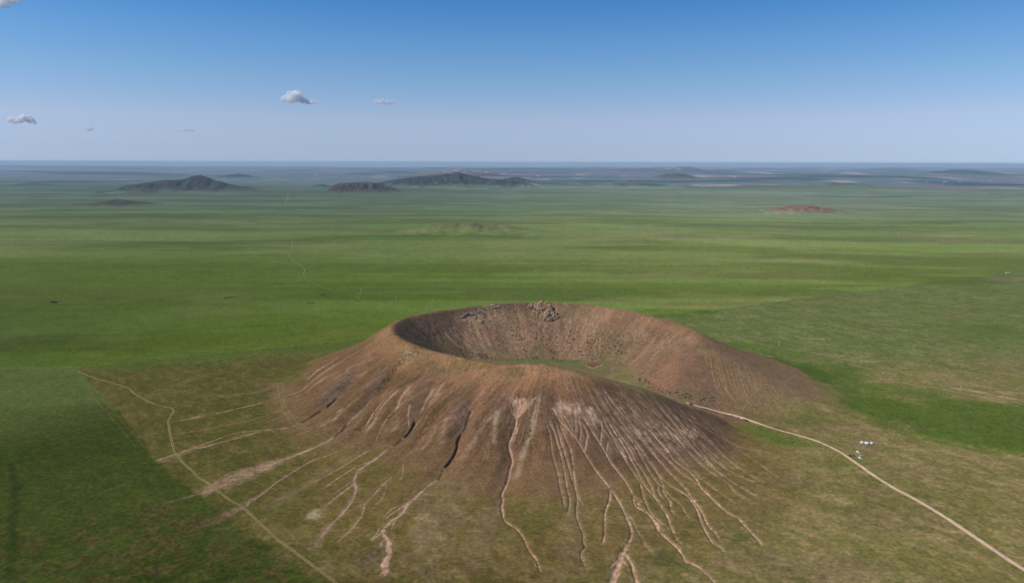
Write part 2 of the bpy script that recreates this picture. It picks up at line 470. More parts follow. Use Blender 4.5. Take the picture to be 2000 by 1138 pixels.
for (x_, y_, rx_, ry_, s_, n_) in ((1096, 800, 22, 14, .8, 30), (1125, 800, 18, 12, .9, 26), (1156, 812, 14, 14, .95, 26), (1012, 790, 18, 12, .9, 22), (1300, 850, 60, 30, .45, 40), (1230, 850, 40, 40, .4, 30), (1110, 830, 40, 30, .35, 26)):
    streaks('scree', x_, y_, rx_, ry_, n_, s_, 1.5, 18)
for (x_, y_, rx_, ry_, s_, n_) in ((706, 722, 14, 12, .8, 18), (722, 695, 16, 10, .6, 14), (795, 772, 14, 18, .8, 20), (852, 765, 16, 16, .7, 20), (935, 775, 20, 22, .7, 26), (1000, 758, 24, 12, .5, 18), (770, 775, 20, 20, .5, 18), (880, 755, 30, 16, .5, 22), (640, 735, 30, 20, .4, 16), (980, 740, 60, 14, .35, 26)):
    streaks('pink', x_, y_, rx_, ry_, n_, s_, 2.0, 20)
for (x_, y_, rx_, ry_, s_, n_) in ((660, 755, 22, 24, .8, 20), (728, 752, 16, 24, .7, 18), (824, 770, 14, 26, .7, 18), (895, 805, 20, 30, .7, 24), (905, 758, 14, 16, .6, 12), (988, 805, 16, 24, .6, 16), (1022, 845, 14, 32, .7, 18), (1125, 835, 8, 18, .7, 8), (1158, 838, 8, 14, .7, 8), (1285, 825, 30, 12, .5, 14), (1450, 700, 40, 20, .5, 20)):
    streaks('gray', x_, y_, rx_, ry_, n_, s_, 2.2, 24)
for (x_, y_, rx_, ry_, n_) in ((900, 720, 160, 20, 60), (700, 780, 90, 60, 60), (820, 830, 90, 60, 60), (980, 850, 80, 60, 40), (1200, 800, 120, 40, 70), (1330, 850, 90, 50, 60)):
    streaks('rillbed', x_, y_, rx_, ry_, n_, .42, 1.3, 26)
    streaks('darkthread', x_, y_, rx_, ry_, n_, .5, 1.3, 22)
for (x_, y_, rx_, ry_, n_, ln_) in ((1215, 815, 60, 45, 44, 60), (1290, 835, 70, 50, 60, 70), (1350, 850, 60, 40, 34, 60), (1390, 880, 60, 40, 22, 70), (1110, 820, 50, 40, 34, 50), (1160, 790, 50, 30, 30, 46)):
    streaks('rillbed', x_, y_, rx_, ry_, n_, .62, 1.35, ln_)
for (x_, y_, rx_, ry_, n_) in ((1012, 786, 16, 10, 16), (1094, 800, 16, 10, 14), (1122, 798, 14, 10, 14), (1154, 808, 10, 12, 16), (1166, 826, 8, 10, 8), (1255, 842, 14, 8, 10), (1340, 842, 20, 10, 14), (1305, 850, 18, 10, 12), (1222, 876, 20, 12, 12)):
    streaks('white', x_, y_, rx_, ry_, n_, .95, 1.6, 13)
for l_ in ([(1010, 812), (1004, 797), (999, 778)], [(1010, 812), (1013, 795), (1014, 778)], [(1011, 810), (1022, 796), (1030, 785)], [(1011, 812), (1032, 797), (1048, 781)], [(1009, 815), (1003, 805), (994, 790)]):
    stroke('scree', l_, 3, 2, 1, .6)
# middle gully, bright bed
stroke('scree', g8[1:] + [(981, 998), (986, 1014), (995, 1021), (1010, 1031), (1021, 1045), (1030, 1063), (1039, 1079), (1047, 1089), (1054, 1110), (1060, 1121)], 4.5, 2.6, 1, .8, carve=1.2)
stroke('scree', [(1028, 1062), (1031, 1073), (1038, 1080)], 2, 2, .9); stroke('scree', [(1045, 1088), (1044, 1100), (1048, 1108)], 2, 1.5, .8)
stroke('scree', [(1012, 830), (1003, 852), (1000, 862)], 3, 2, .8)
# channels of the right-hand fan
fan = [
    ([(1066, 824), (1075, 854), (1080, 889), (1089, 921), (1093, 940), (1100, 973), (1104, 992)], 1.8, 1.6, .7),
    ([(1070, 815), (1073, 828), (1082, 842), (1096, 889), (1105, 938), (1113, 977), (1107, 1005)], 2.2, 2.4, .8),
    ([(1080, 815), (1089, 838), (1101, 877), (1108, 900), (1117, 931), (1127, 969), (1126, 1005), (1138, 1036), (1140, 1055), (1144, 1065), (1135, 1078), (1140, 1095), (1146, 1109)], 2.6, 3.2, .85),
    ([(1090, 822), (1107, 859), (1116, 884), (1119, 910), (1123, 940), (1127, 958), (1138, 988)], 2.2, 2, .75),
    ([(1080, 800), (1089, 815), (1116, 845), (1131, 865), (1149, 895), (1165, 919), (1181, 940), (1186, 946), (1192, 954)], 2, 4, .95),
    ([(1192, 954), (1200, 965), (1215, 990), (1225, 1011), (1234, 1042), (1225, 1063)], 4.5, 7, 1),
    ([(1225, 1063), (1213, 1082), (1209, 1099), (1203, 1118), (1193, 1142)], 9, 15, 1),
    ([(1219, 1078), (1234, 1100), (1238, 1118), (1246, 1142)], 7, 6, 1),
    ([(1211, 1090), (1200, 1098), (1190, 1108)], 4, 2, .8), ([(1216, 1092), (1222, 1100), (1226, 1103)], 3, 1.5, .9),
    ([(1192, 954), (1190, 977), (1182, 1002), (1182, 1034), (1178, 1057), (1174, 1061)], 4, 3, .95),
    ([(1200, 965), (1212, 978)], 3, 2, .8), ([(1220, 1000), (1234, 1013), (1242, 1030), (1255, 1051)], 3.5, 2, .85, .5),
    ([(1255, 1051), (1262, 1065), (1275, 1078)], 6, 16, .4, .25),
    ([(1138, 812), (1145, 824), (1167, 856), (1186, 888), (1192, 900), (1207, 919), (1217, 933), (1228, 950), (1236, 967)], 2, 4, .95),
    ([(1236, 967), (1240, 984), (1246, 990), (1265, 1000), (1282, 1023), (1288, 1038)], 4, 8, 1),
    ([(1288, 1038), (1309, 1055), (1330, 1076), (1336, 1090)], 6.5, 6, 1), ([(1334, 1080), (1340, 1095), (1346, 1097)], 8, 6, 1),
    ([(1340, 1094), (1360, 1102), (1372, 1111), (1388, 1126), (1402, 1142)], 4.5, 5, 1),
    ([(1236, 966), (1246, 974), (1255, 980)], 4, 3, .8), ([(1240, 976), (1248, 984), (1254, 989)], 3, 2, .8), ([(1289, 1030), (1298, 1037)], 3, 2, .7),
    ([(1138, 828), (1146, 846), (1145, 856), (1142, 880)], 2, 3.5, .85), ([(1128, 815), (1134, 838), (1131, 862)], 2, 2.5, .8),
    ([(1170, 815), (1175, 831), (1173, 861)], 2, 3.4, .85), ([(1187, 862), (1185, 875), (1183, 883)], 2, 2.6, .7), ([(1150, 832), (1162, 850), (1166, 858)], 2, 2, .7),
    ([(1098, 806), (1108, 822), (1118, 842)], 2, 2, .7), ([(1120, 800), (1124, 822), (1123, 848)], 1.6, 1.6, .5),
    ([(1172, 806), (1182, 826), (1196, 852), (1216, 888), (1223, 900), (1236, 920), (1250, 940), (1255, 963), (1265, 988), (1278, 1007), (1301, 1028), (1308, 1034)], 2, 3.4, .85),
    ([(1182, 812), (1189, 824), (1216, 865), (1230, 889), (1244, 917), (1255, 940), (1268, 958), (1282, 973), (1303, 1005), (1311, 1030), (1321, 1041)], 2.4, 4, .95),
    ([(1313, 1034), (1322, 1052), (1332, 1062)], 2.4, 2, .7),
    ([(1195, 820), (1202, 835), (1228, 872), (1242, 900), (1260, 928), (1273, 950), (1277, 965), (1282, 973)], 2.2, 2.6, .8),
    ([(1203, 822), (1216, 838), (1242, 872), (1258, 902), (1284, 942), (1293, 948), (1296, 960), (1309, 978), (1311, 996), (1322, 1006)], 2.2, 2.2, .75),
    ([(1284, 946), (1286, 960), (1296, 975)], 2.4, 1.6, .6),
    ([(1178, 772), (1184, 782), (1209, 816), (1230, 845), (1251, 877), (1277, 910), (1290, 938), (1307, 965), (1330, 985), (1338, 1000), (1349, 1016)], 1.6, 1.8, .65),
    ([(1175, 760), (1181, 766), (1207, 798), (1233, 828), (1247, 852), (1268, 874), (1286, 897), (1320, 933), (1340, 956), (1355, 975), (1370, 996), (1382, 1021), (1399, 1042), (1408, 1056)], 2, 4, .95),
    ([(1255, 885), (1270, 905), (1305, 944), (1340, 965), (1359, 988), (1370, 1017), (1382, 1042), (1393, 1061), (1402, 1067)], 2.2, 4.5, .95),
    ([(1393, 1061), (1405, 1066), (1416, 1078)], 6, 3, .7),
    ([(1205, 790), (1219, 803), (1242, 821), (1262, 834)], 1.8, 2.6, .7), ([(1262, 834), (1274, 844), (1297, 870), (1308, 884)], 5, 4, .95),
    ([(1305, 882), (1317, 897), (1345, 918), (1361, 936), (1365, 945), (1374, 956), (1403, 984), (1426, 1002), (1440, 1010)], 3, 5, 1), ([(1440, 1010), (1450, 1018), (1466, 1037), (1478, 1050), (1490, 1064)], 5, 6.5, 1, .8),
    ([(1255, 845), (1280, 872), (1309, 902), (1340, 929), (1368, 948)], 2.2, 3, .85),
    ([(1278, 783), (1295, 803), (1313, 823), (1355, 876), (1383, 901), (1418, 932), (1464, 960), (1480, 970)], 2, 2.4, .8),
    ([(1310, 840), (1325, 858), (1350, 886), (1380, 915), (1414, 936), (1435, 958), (1464, 978)], 2.4, 3, .85),
    ([(1300, 800), (1330, 825), (1358, 858), (1394, 895), (1432, 922), (1485, 946)], 1.8, 1.6, .6),
    ([(1345, 828), (1365, 846), (1397, 872), (1422, 897), (1459, 923), (1502, 946)], 2, 1.8, .65),
    ([(1334, 813), (1372, 832), (1409, 855), (1446, 872), (1494, 881)], 1.6, 1.4, .45),
    ([(1340, 790), (1385, 830), (1432, 868), (1475, 900), (1530, 940)], 1.4, 1.4, .3),
    ([(1290, 850), (1320, 880), (1352, 918), (1390, 950), (1440, 985)], 1.8, 1.8, .55), ([(1300, 862), (1335, 905), (1372, 938)], 1.6, 1.8, .55),
    ([(1232, 815), (1262, 848), (1290, 880)], 1.8, 1.8, .55), ([(1250, 805), (1282, 838), (1312, 872), (1340, 905)], 1.8, 1.8, .55), ([(1262, 798), (1292, 828), (1330, 866), (1372, 912)], 1.6, 1.8, .5),
    ([(1225, 790), (1258, 822), (1288, 852)], 1.6, 1.8, .5), ([(1290, 812), (1322, 846), (1362, 886), (1405, 925)], 1.8, 1.8, .55), ([(1315, 812), (1345, 840), (1380, 876), (1420, 905)], 1.6, 1.6, .45),
    ([(1215, 800), (1240, 835), (1262, 868), (1290, 905)], 1.8, 1.8, .5), ([(1195, 800), (1220, 838), (1245, 876), (1262, 900)], 1.8, 1.8, .5), ([(1190, 838), (1205, 862), (1222, 892)], 1.6, 1.6, .45),
    ([(1160, 770), (1180, 805), (1200, 838)], 1.6, 1.6, .35), ([(1148, 765), (1166, 796), (1186, 826)], 1.6, 1.6, .35), ([(1130, 770), (1146, 798), (1156, 815)], 1.6, 1.6, .35),
    ([(1200, 775), (1228, 802), (1250, 825)], 1.6, 1.8, .4), ([(1220, 775), (1255, 805), (1290, 835)], 1.4, 1.6, .35), ([(1245, 780), (1280, 808), (1312, 832)], 1.4, 1.6, .35), ([(1262, 778), (1305, 812), (1345, 846)], 1.4, 1.6, .3),
]
for l_ in fan:
    p_, a_, b_, s_ = l_[:4]
    thin_ = max(a_, b_) < 3.5
    stroke('rillbed' if thin_ else 'scree', p_, a_ * .66, b_ * (.64 if thin_ else .7), s_ * (1.15 if thin_ else 1), l_[4] if len(l_) > 4 else None, jit=.8, carve=1.0, halo=True)
# outwash fans at the left foot
area('fan', [(562, 892), (546, 894), (520, 898), (500, 908), (470, 915), (440, 925), (410, 944), (375, 960), (398, 972), (425, 958), (442, 955), (470, 946), (492, 935), (520, 922), (545, 908)], 0.59, 2.5, rag=2.5, ragscale=10)
for k_ in range(8):
    o_ = k_ / 7.0
    stroke('scree', [(556, 896), (520 - 4 * o_, 903 + 14 * o_), (480 - 6 * o_, 917 + 18 * o_), (430 - 8 * o_, 938 + 18 * o_), (402 - 16 * o_, 952 + 14 * o_)], 1.6, 2, .6, .5, jit=1.6)
stroke('fan', [(380, 966), (360, 972), (330, 980), (303, 986)], 6, 8, .5, .2, soft=.9)
stroke('scree', [(663, 839), (649, 851), (624, 867), (584, 886), (556, 897)], 3, 5, .85, halo=True)
stroke('tan', [(560, 750), (528, 759), (500, 766), (467, 770), (440, 772), (414, 773)], 3, 10, .7, .5, soft=.8)
stroke('fan', [(549, 772), (530, 780), (511, 786), (485, 792), (458, 799)], 2.5, 4, .7, .7)
stroke('fan', [(458, 799), (440, 803), (423, 805), (398, 809), (372, 818), (349, 820)], 5, 7, .75, .6, soft=.8)
stroke('scree', [(520, 784), (480, 794), (430, 806), (398, 812), (350, 821)], 1.4, 2, .6, .6)
stroke('fan', [(552, 798), (530, 806), (511, 814), (484, 821), (440, 830), (397, 838), (344, 848)], 2.5, 5, .7, .65)
stroke('fan', [(563, 829), (542, 835), (511, 841), (480, 848), (440, 857)], 2.5, 5, .8, .6)
stroke('scree', [(575, 825), (552, 833), (511, 839), (458, 846), (423, 858), (395, 867)], 1.6, 2.2, .8, .8)
stroke('scree', [(532, 836), (500, 845), (476, 852), (440, 861), (405, 871), (380, 877)], 1.6, 2.4, .85, .8)
area('fan', [(425, 861), (388, 868), (349, 884), (304, 899), (310, 905), (352, 893), (378, 880), (420, 868)], 0.59, 2.5, rag=2.5)
stroke('scree', [(395, 868), (360, 881), (320, 894), (304, 900)], 1.8, 2.5, .7, .6, jit=1.4)
stroke('gray', [(555, 838), (511, 866), (458, 886), (388, 914)], 6, 14, .45, .3, soft=.9)
stroke('fan', [(661, 879), (633, 891), (605, 902), (566, 925), (540, 941), (528, 951)], 2.5, 6, .75, .8)
stroke('fan', [(528, 951), (500, 970), (476, 988), (455, 997), (437, 1007)], 7, 16, .85, .8, soft=.6)
stroke('fan', [(437, 1007), (415, 1018), (390, 1030)], 16, 24, .5, .15, soft=.9)
stroke('scree', [(661, 879), (605, 902), (560, 928), (520, 957), (476, 990)], 1.6, 2.2, .6, .6, jit=1.4)
stroke('fan', [(724, 876), (689, 898), (645, 924), (610, 942), (566, 965), (537, 980)], 3, 9, .75, .5, soft=.7)
stroke('scree', [(724, 876), (689, 898), (645, 924), (610, 942)], 1.8, 2, .6, .5)
stroke('tan', [(690, 890), (650, 912), (610, 938), (560, 968), (520, 990)], 16, 22, .55, .3, soft=.9)
stroke('scree', [(756, 877), (737, 893), (721, 904), (698, 919)], 3, 4, .9, halo=True)
stroke('scree', [(730, 898), (710, 905), (690, 914), (660, 934), (635, 951), (626, 954)], 2, 2.4, .75, .5)
stroke('fan', [(698, 919), (693, 937), (695, 955), (688, 972), (668, 1003), (647, 1022)], 5, 9, .9, .85)
stroke('fan', [(647, 1022), (632, 1040), (620, 1057), (612, 1070)], 11, 24, .85, .6, soft=.7)
stroke('scree', [(698, 919), (692, 938), (695, 957), (687, 978), (668, 1003), (647, 1024), (622, 1056)], 2, 2, .8, .6, halo=True)
stroke('fan', [(691, 945), (680, 954), (668, 963), (650, 977), (638, 986)], 5, 4, .7, .8)
stroke('scree', [(691, 945), (668, 962), (638, 985)], 2.2, 2, .8); stroke('scree', [(689, 938), (665, 955), (645, 968)], 1.6, 1.4, .6)
stroke('pale', [(638, 985), (626, 995), (614, 1004), (606, 1010)], 8, 24, .8, .5, soft=.8)
area('gray', [(690, 936), (676, 948), (660, 958), (630, 974), (625, 980), (650, 975), (680, 956)], 0.60, 7, rag=8, ragscale=7)
stroke('gray', [(690, 960), (683, 975), (675, 992)], 8, 8, .7, .4, soft=.8)
stroke('red', [(787, 905), (782, 920), (768, 932), (750, 946), (733, 960), (712, 980), (695, 994)], 6, 22, .75, .7, soft=.7)
for l_ in ([(768, 928), (745, 950), (720, 975), (700, 992)], [(762, 932), (740, 955), (716, 984)], [(756, 946), (751, 963), (733, 986), (722, 1000)], [(788, 900), (786, 920), (782, 938)]):
    stroke('scree', l_, 1.6, 1.6, .45, .4, jit=1.5)
stroke('scree', [(713, 981), (710, 996), (703, 1012), (685, 1035), (659, 1059)], 3, 4, .75, .35); stroke('fan', [(705, 1010), (690, 1030), (668, 1050)], 8, 14, .4, .3, soft=.9)
stroke('scree', [(753, 958), (742, 980), (722, 1000)], 1.8, 2, .4)
# the braided wash below the deep gully
stroke('scree', [(858, 930), (848, 938), (839, 946), (826, 957)], 2.6, 3, .6, halo=True)
stroke('scree', [(826, 957), (814, 969), (805, 977)], 4, 8, .95, halo=True); stroke('scree', [(805, 977), (794, 988), (784, 1003), (765, 1016), (757, 1024), (747, 1034)], 5, 6, .9, halo=True)
stroke('scree', [(748, 1033), (749, 1043), (756, 1053), (759, 1060), (759, 1070), (762, 1078), (760, 1086)], 6, 9, 1, halo=True)
stroke('scree', [(760, 1084), (755, 1092), (752, 1100), (753, 1112), (748, 1121)], 9, 10, .95, .8, halo=True)
stroke('scree', [(753, 1110), (746, 1118), (741, 1124)], 6, 4, .7); stroke('scree', [(756, 1112), (752, 1120), (749, 1126)], 3, 2, .7, halo=True)
for l_ in ([(806, 974), (790, 982), (770, 991), (758, 1000), (749, 1009)], [(800, 980), (785, 990), (773, 998), (760, 1006), (750, 1016)], [(803, 978), (790, 995), (777, 1008), (765, 1018)], [(776, 1008), (770, 1020), (763, 1036)], [(744, 1038), (738, 1046), (724, 1056)], [(742, 1030), (732, 1046), (722, 1054)], [(749, 1054), (744, 1062), (746, 1068)]):
    stroke('scree', l_, 3, 2, .85, .7, jit=1.4)
area('gray', [(741, 1062), (750, 1066), (750, 1088), (740, 1105), (718, 1112), (704, 1106), (712, 1088), (724, 1072)], 0.60, 6, rag=8, ragscale=7)
# ruts of animals and people across the slope
for l_, s_ in (([(541, 742), (546, 775), (556, 800), (580, 830), (640, 855), (705, 876), (752, 880)], .28), ([(552, 745), (554, 780), (566, 806), (600, 835), (650, 850), (700, 868)], .25), ([(548, 800), (568, 822), (588, 836)], .35), ([(640, 850), (700, 852), (760, 850)], .25), ([(785, 898), (830, 912), (900, 922), (980, 935)], .22), ([(870, 905), (900, 925), (1000, 935), (1080, 938)], .15)):
    stroke('track', l_, 2, 2, s_ * 1.4, soft=.6)
# twin-rut track round the left foot
track_px = [(152, 725), (185, 738), (245, 755), (262, 768), (300, 788), (323, 794), (335, 797), (339, 803), (333, 813), (329, 823), (331, 840), (335, 860), (340, 880), (349, 893), (362, 908), (378, 921), (385, 930), (406, 942), (432, 963), (455, 980), (475, 990), (500, 1014), (540, 1051), (580, 1080), (610, 1103), (640, 1125), (664, 1144), (720, 1190), (800, 1250), (900, 1325)]
# old wheel marks on the plain
for l_, a_, s_, pl_ in (
        ([(492, 936), (518, 948), (533, 952), (552, 963), (570, 968)], 1.4, .5, 0), ([(580, 985), (600, 1000), (628, 1020), (660, 1040)], 1.4, .35, 0),
        ([(545, 1020), (580, 1055), (640, 1098), (700, 1140)], 1.4, .35, 0), ([(675, 1105), (715, 1130), (740, 1138)], 1.4, .3, 0),
        ([(768, 1048), (820, 1048), (900, 1062), (980, 1072)], 1.8, .35, 0), ([(800, 1095), (850, 1108), (900, 1128), (920, 1138)], 1.6, .35, 0),
        ([(170, 760), (215, 812), (265, 872)], 1.6, .3, 1), ([(180, 755), (230, 812), (285, 876)], 1.6, .25, 1), ([(255, 785), (292, 822)], 1.6, .25, 1),
        ([(1650, 1045), (1720, 1080), (1790, 1115), (1830, 1140)], 2, .55, 1), ([(1740, 1042), (1800, 1066), (1850, 1090)], 1.8, .3, 1),
        ([(1852, 978), (1900, 993), (1960, 1012), (2000, 1025)], 2, .5, 1), ([(1740, 928), (1790, 945), (1840, 962)], 1.8, .4, 1),
        ([(1465, 852), (1530, 872), (1500, 910), (1480, 930)], 1.4, .2, 1), ([(1530, 878), (1538, 900), (1528, 918)], 1.4, .2, 1),
        ([(1690, 848), (1740, 838), (1800, 838), (1870, 832), (1900, 828)], 3, .3, 1), ([(1530, 858), (1580, 862), (1640, 860)], 5, .4, 1),
        ([(1480, 815), (1530, 832), (1580, 842), (1640, 850)], 2.4, .35, 1), ([(1450, 806), (1490, 815), (1545, 826)], 2.4, .3, 1),
        ([(1500, 820), (1560, 845), (1640, 856)], 2, .3, 1)):
    stroke('track', l_, a_, a_, s_, plane=bool(pl_), soft=.6)
# yard around the tents
area('tan', [(1652, 862), (1680, 858), (1705, 866), (1735, 868), (1715, 880), (1700, 885), (1680, 876), (1665, 870)], .8, 3, plane=True, rag=3)
for l_ in ([(1650, 862), (1662, 868), (1676, 877), (1688, 886), (1695, 898), (1698, 908), (1694, 916)], [(1654, 861), (1668, 869), (1682, 879), (1694, 890), (1700, 902), (1698, 912)]):
    stroke('tan', l_, 2.4, 2.4, .85, plane=True)
for (x_, y_, rx_, ry_, s_) in ((1640, 838, 40, 6, .8), (1690, 842, 34, 6, .75), (1590, 833, 26, 5, .5), (1760, 832, 26, 6, .5), (1755, 823, 14, 4, .5), (1890, 620, 60, 5, .2), (1950, 545, 60, 5, .6), (1900, 690, 60, 12, .35), (1960, 720, 40, 14, .4), (1755, 910, 50, 9, .35), (1845, 925, 50, 10, .3), (1600, 940, 60, 12, .45), (1520, 940, 40, 10, .35), (1560, 1000, 60, 14, .3), (1730, 1010, 80, 20, .35), (1620, 1110, 120, 18, .65), (1540, 1085, 60, 14, .55), (1790, 1025, 60, 16, .3), (1480, 960, 40, 10, .3), (1700, 958, 40, 6, .35), (1785, 920, 60, 6, .3)):
    blob('tan', x_, y_, rx_, ry_, s_, rag=1.1)
# bare scars on the green plain behind the right arm
for l_, a_ in (([(1452, 685), (1470, 688), (1484, 692)], 3), ([(1475, 690), (1484, 691), (1488, 697)], 4), ([(1490, 700), (1508, 697), (1500, 701)], 4), ([(1516, 703), (1536, 705)], 3), ([(1522, 708), (1538, 706)], 2), ([(1538, 714), (1560, 713)], 4), ([(1600, 756), (1655, 757)], 2), ([(1560, 662), (1600, 661), (1630, 663)], 2), ([(1700, 705), (1720, 706)], 3)):
    stroke('pale', l_, a_, a_, .75, plane=True)
for l_, a_, s_ in (([(1540, 680), (1590, 690), (1640, 700), (1700, 712), (1770, 728)], 5, .3), ([(1560, 678), (1620, 690), (1690, 706), (1790, 730)], 2, .4), ([(1620, 700), (1700, 720), (1760, 735)], 2.5, .5), ([(1838, 752), (1870, 758), (1930, 768), (2000, 784)], 8, .5), ([(1836, 748), (1900, 754), (1960, 766), (2010, 778)], 2, .55), ([(1845, 752), (1876, 762)], 2.4, .7), ([(1860, 764), (1920, 776), (2000, 796)], 2, .4)):
    stroke('pale', l_, a_, a_, s_, plane=True, soft=.8)
# greener and lusher patches
area('parcel', [(150, 718), (690, 664), (1400, 604), (2000, 528), (2600, 455), (2600, 1500), (760, 1228), (600, 1122), (500, 1046), (375, 958), (300, 892), (228, 800)], 1, 3.5, plane=True, rag=6.0, ragscale=22)
area('lush', [(1640, 792), (1720, 836), (1800, 856), (2000, 892), (2100, 905), (2100, 830), (1960, 800), (1840, 795), (1740, 775), (1650, 770)], .80, 26, plane=True, rag=18, ragscale=70)
for (x_, y_, rx_, ry_, s_) in ((1330, 607, 90, 7, .9), (1300, 616, 90, 6, .6), (1820, 545, 150, 12, .6), (1940, 545, 60, 10, .3), (1540, 722, 150, 26, .85), (1640, 752, 80, 14, .7), (1740, 765, 120, 18, .6), (1480, 690, 120, 18, .5), (1960, 650, 90, 24, .5), (1860, 800, 140, 22, .8),
                               (250, 530, 600, 34, .75), (100, 600, 500, 50, .6), (400, 640, 500, 40, .65), (150, 690, 320, 22, .8), (700, 580, 300, 24, .5), (760, 640, 120, 18, .5), (500, 560, 300, 20, .45),
                               (1000, 512, 420, 7, .5), (1180, 560, 160, 12, .35)):
    blob('lush', x_, y_, rx_, ry_, s_, rag=.7)
area('lush', [(1440, 826), (1470, 832), (1500, 842), (1545, 852), (1580, 862), (1600, 872), (1560, 876), (1520, 872), (1490, 862), (1465, 848)], .5, 16, rag=10, ragscale=26)
for (x_, y_, rx_, ry_, s_) in ((1560, 828, 90, 7, .4), (1445, 1048, 26, 12, .6), (1300, 1090, 40, 16, .5), (1330, 1112, 30, 14, .4), (1250, 990, 30, 10, .2), (530, 770, 40, 9, .5), (560, 745, 40, 9, .6), (500, 780, 50, 8, .3), (980, 1030, 40, 30, .25), (1040, 1020, 40, 24, .4), (795, 930, 34, 12, .45), (745, 915, 24, 14, .45), (600, 968, 26, 10, .35), (1690, 905, 60, 10, .35), (1610, 905, 40, 10, .3)):
    blob('green', x_, y_, rx_, ry_, s_, rag=1.0)
blob('deep', 110, 960, 440, 210, .8, rag=.25); blob('deep', 300, 1010, 300, 120, .8, rag=.5); blob('deep', 430, 1115, 300, 70, .9, rag=.4)  # vignette and cloud shade painted as darker green grass
for (x_, y_, rx_, ry_, s_) in ((310, 1085, 260, 90, 1.0), (480, 1110, 140, 50, .9), (250, 1010, 160, 26, .5), (380, 1000, 120, 24, .6), (170, 1110, 220, 26, .7), (430, 1090, 120, 30, .7), (120, 960, 120, 20, .35), (290, 930, 80, 18, .3), (20, 1080, 60, 40, .2), (350, 1110, 160, 24, .6)):
    blob('dry', x_, y_, rx_, ry_, s_, rag=1.2, scale=22)
stroke('dry', [(8, 900), (16, 940), (20, 990), (14, 1050), (8, 1140)], 4, 8, .6, plane=True, jit=2); stroke('deep2', [(24, 905), (30, 960), (26, 1030), (18, 1140)], 10, 14, .8, plane=True, soft=.8, jit=2)
stroke('track', [(0, 720), (80, 719), (150, 716)], 1.6, 1.6, .7, plane=True); stroke('deep2', [(60, 745), (120, 738), (170, 730)], 3, 3, .5, plane=True, soft=.8)
stroke('deep2', [(0, 660), (120, 655), (240, 652), (400, 642), (560, 632), (700, 621), (760, 618)], 4, 4, .5, plane=True, soft=.9, jit=3)  # soft shading of a fold in the plain, painted as a dark line
stroke('track', [(150, 717), (300, 704), (480, 685), (690, 664)], 1.2, 1.2, .35, plane=True)
# crater floor
area('floorolive', [(990, 701), (1060, 699), (1140, 704), (1185, 702), (1220, 712), (1240, 736), (1290, 763), (1340, 781), (1320, 784), (1240, 762), (1150, 735), (1080, 716), (1000, 712)], .9, 5, rag=6)
for (x_, y_, rx_, ry_, s_) in ((1080, 704, 80, 5, .9), (1010, 702, 60, 4, .8), (1150, 714, 50, 5, .6), (940, 697, 50, 4, .5), (1230, 728, 50, 9, .35)):
    blob('floorgreen', x_, y_, rx_, ry_, s_, plane=False, rag=.5)
area('pit', [(1142, 712), (1150, 709), (1168, 709), (1176, 711), (1166, 716), (1156, 718)], 1, 2.5, rag=1)
stroke('scree', [(1143, 713), (1150, 716), (1158, 718.5), (1166, 716), (1178, 711.5)], 2.2, 2.2, .9)
stroke('tan', [(1034, 714.5), (1050, 714), (1068, 717), (1090, 721), (1110, 725)], 4, 5, .6, soft=.8)
stroke('tan', [(1235, 715), (1245, 735), (1262, 752), (1290, 768)], 8, 5, .7, soft=.8); stroke('tan', [(1255, 745), (1275, 762), (1300, 773), (1330, 782)], 4, 3, .8)
stroke('tan', [(1180, 716), (1210, 720), (1240, 718)], 5, 5, .4, soft=.9)
# inner wall: rills and pale stones
for x0_, y0_, x1_, y1_ in ((868, 648, 900, 680), (880, 645, 922, 680), (893, 643, 940, 684), (905, 645, 955, 686), (918, 642, 965, 680), (934, 648, 975, 682), (975, 640, 985, 665), (990, 640, 998, 670), (1008, 645, 1003, 672), (1012, 650, 1010, 685), (1020, 655, 1022, 690), (1026, 655, 1030, 690), (1030, 655, 1040, 690), (1010, 630, 1000, 655), (1114, 615, 1110, 690), (1128, 625, 1122, 690), (1148, 625, 1140, 690), (1170, 640, 1160, 690), (1178, 640, 1168, 692), (1100, 640, 1092, 690)):
    stroke('inrill', [(x0_, y0_), ((x0_ + x1_) / 2 - 1, (y0_ + y1_) / 2 + 1), (x1_, y1_)], 2.2, 3, .6, soft=.7)
for (x_, y_, rx_, ry_, s_) in ((935, 622, 14, 12, .6), (925, 630, 10, 8, .6), (960, 605, 24, 9, .45), (1000, 598, 20, 6, .35), (945, 612, 10, 10, .5), (1105, 605, 8, 9, .5), (1062, 640, 14, 6, .35), (798, 692, 14, 7, .75), (828, 690, 14, 8, .3)):
    blob('stone', x_, y_, rx_, ry_, s_, plane=False, rag=1.3, scale=4)
area('westdark', [(764, 643), (785, 628), (830, 618), (890, 608), (905, 630), (900, 665), (930, 698), (880, 692), (820, 676), (785, 662)], 1, 22, rag=14, ragscale=20)  # west wall's shade and dense shrubs painted as darker soil
stroke('stone', [(1320, 652), (1305, 668), (1288, 683), (1275, 700), (1262, 715), (1262, 730)], 8, 12, .6, .3, soft=.9)
stroke('orange', [(1322, 690), (1312, 712), (1300, 735), (1292, 755)], 30, 34, .8, .8, soft=.9)
stroke('orange', [(1230, 625), (1270, 632), (1310, 642), (1342, 652)], 14, 14, .7, .7, soft=.9); stroke('orange', [(1130, 600), (1180, 606), (1230, 620)], 10, 14, .6, .6, soft=.9)
stroke('orange', [(1345, 650), (1350, 668), (1350, 690)], 14, 10, .8, .4, soft=.9)
for (x_, y_, rx_, ry_, s_) in ((860, 680, 40, 10, .6), (960, 690, 50, 8, .6), (1060, 690, 50, 10, .55), (1210, 695, 40, 14, .6), (1180, 690, 30, 8, .4), (1250, 770, 40, 8, .3), (1350, 770, 60, 10, .35), (790, 662, 16, 5, .8)):
    blob('wallgreen', x_, y_, rx_, ry_, s_, plane=False, rag=1.0, scale=14)
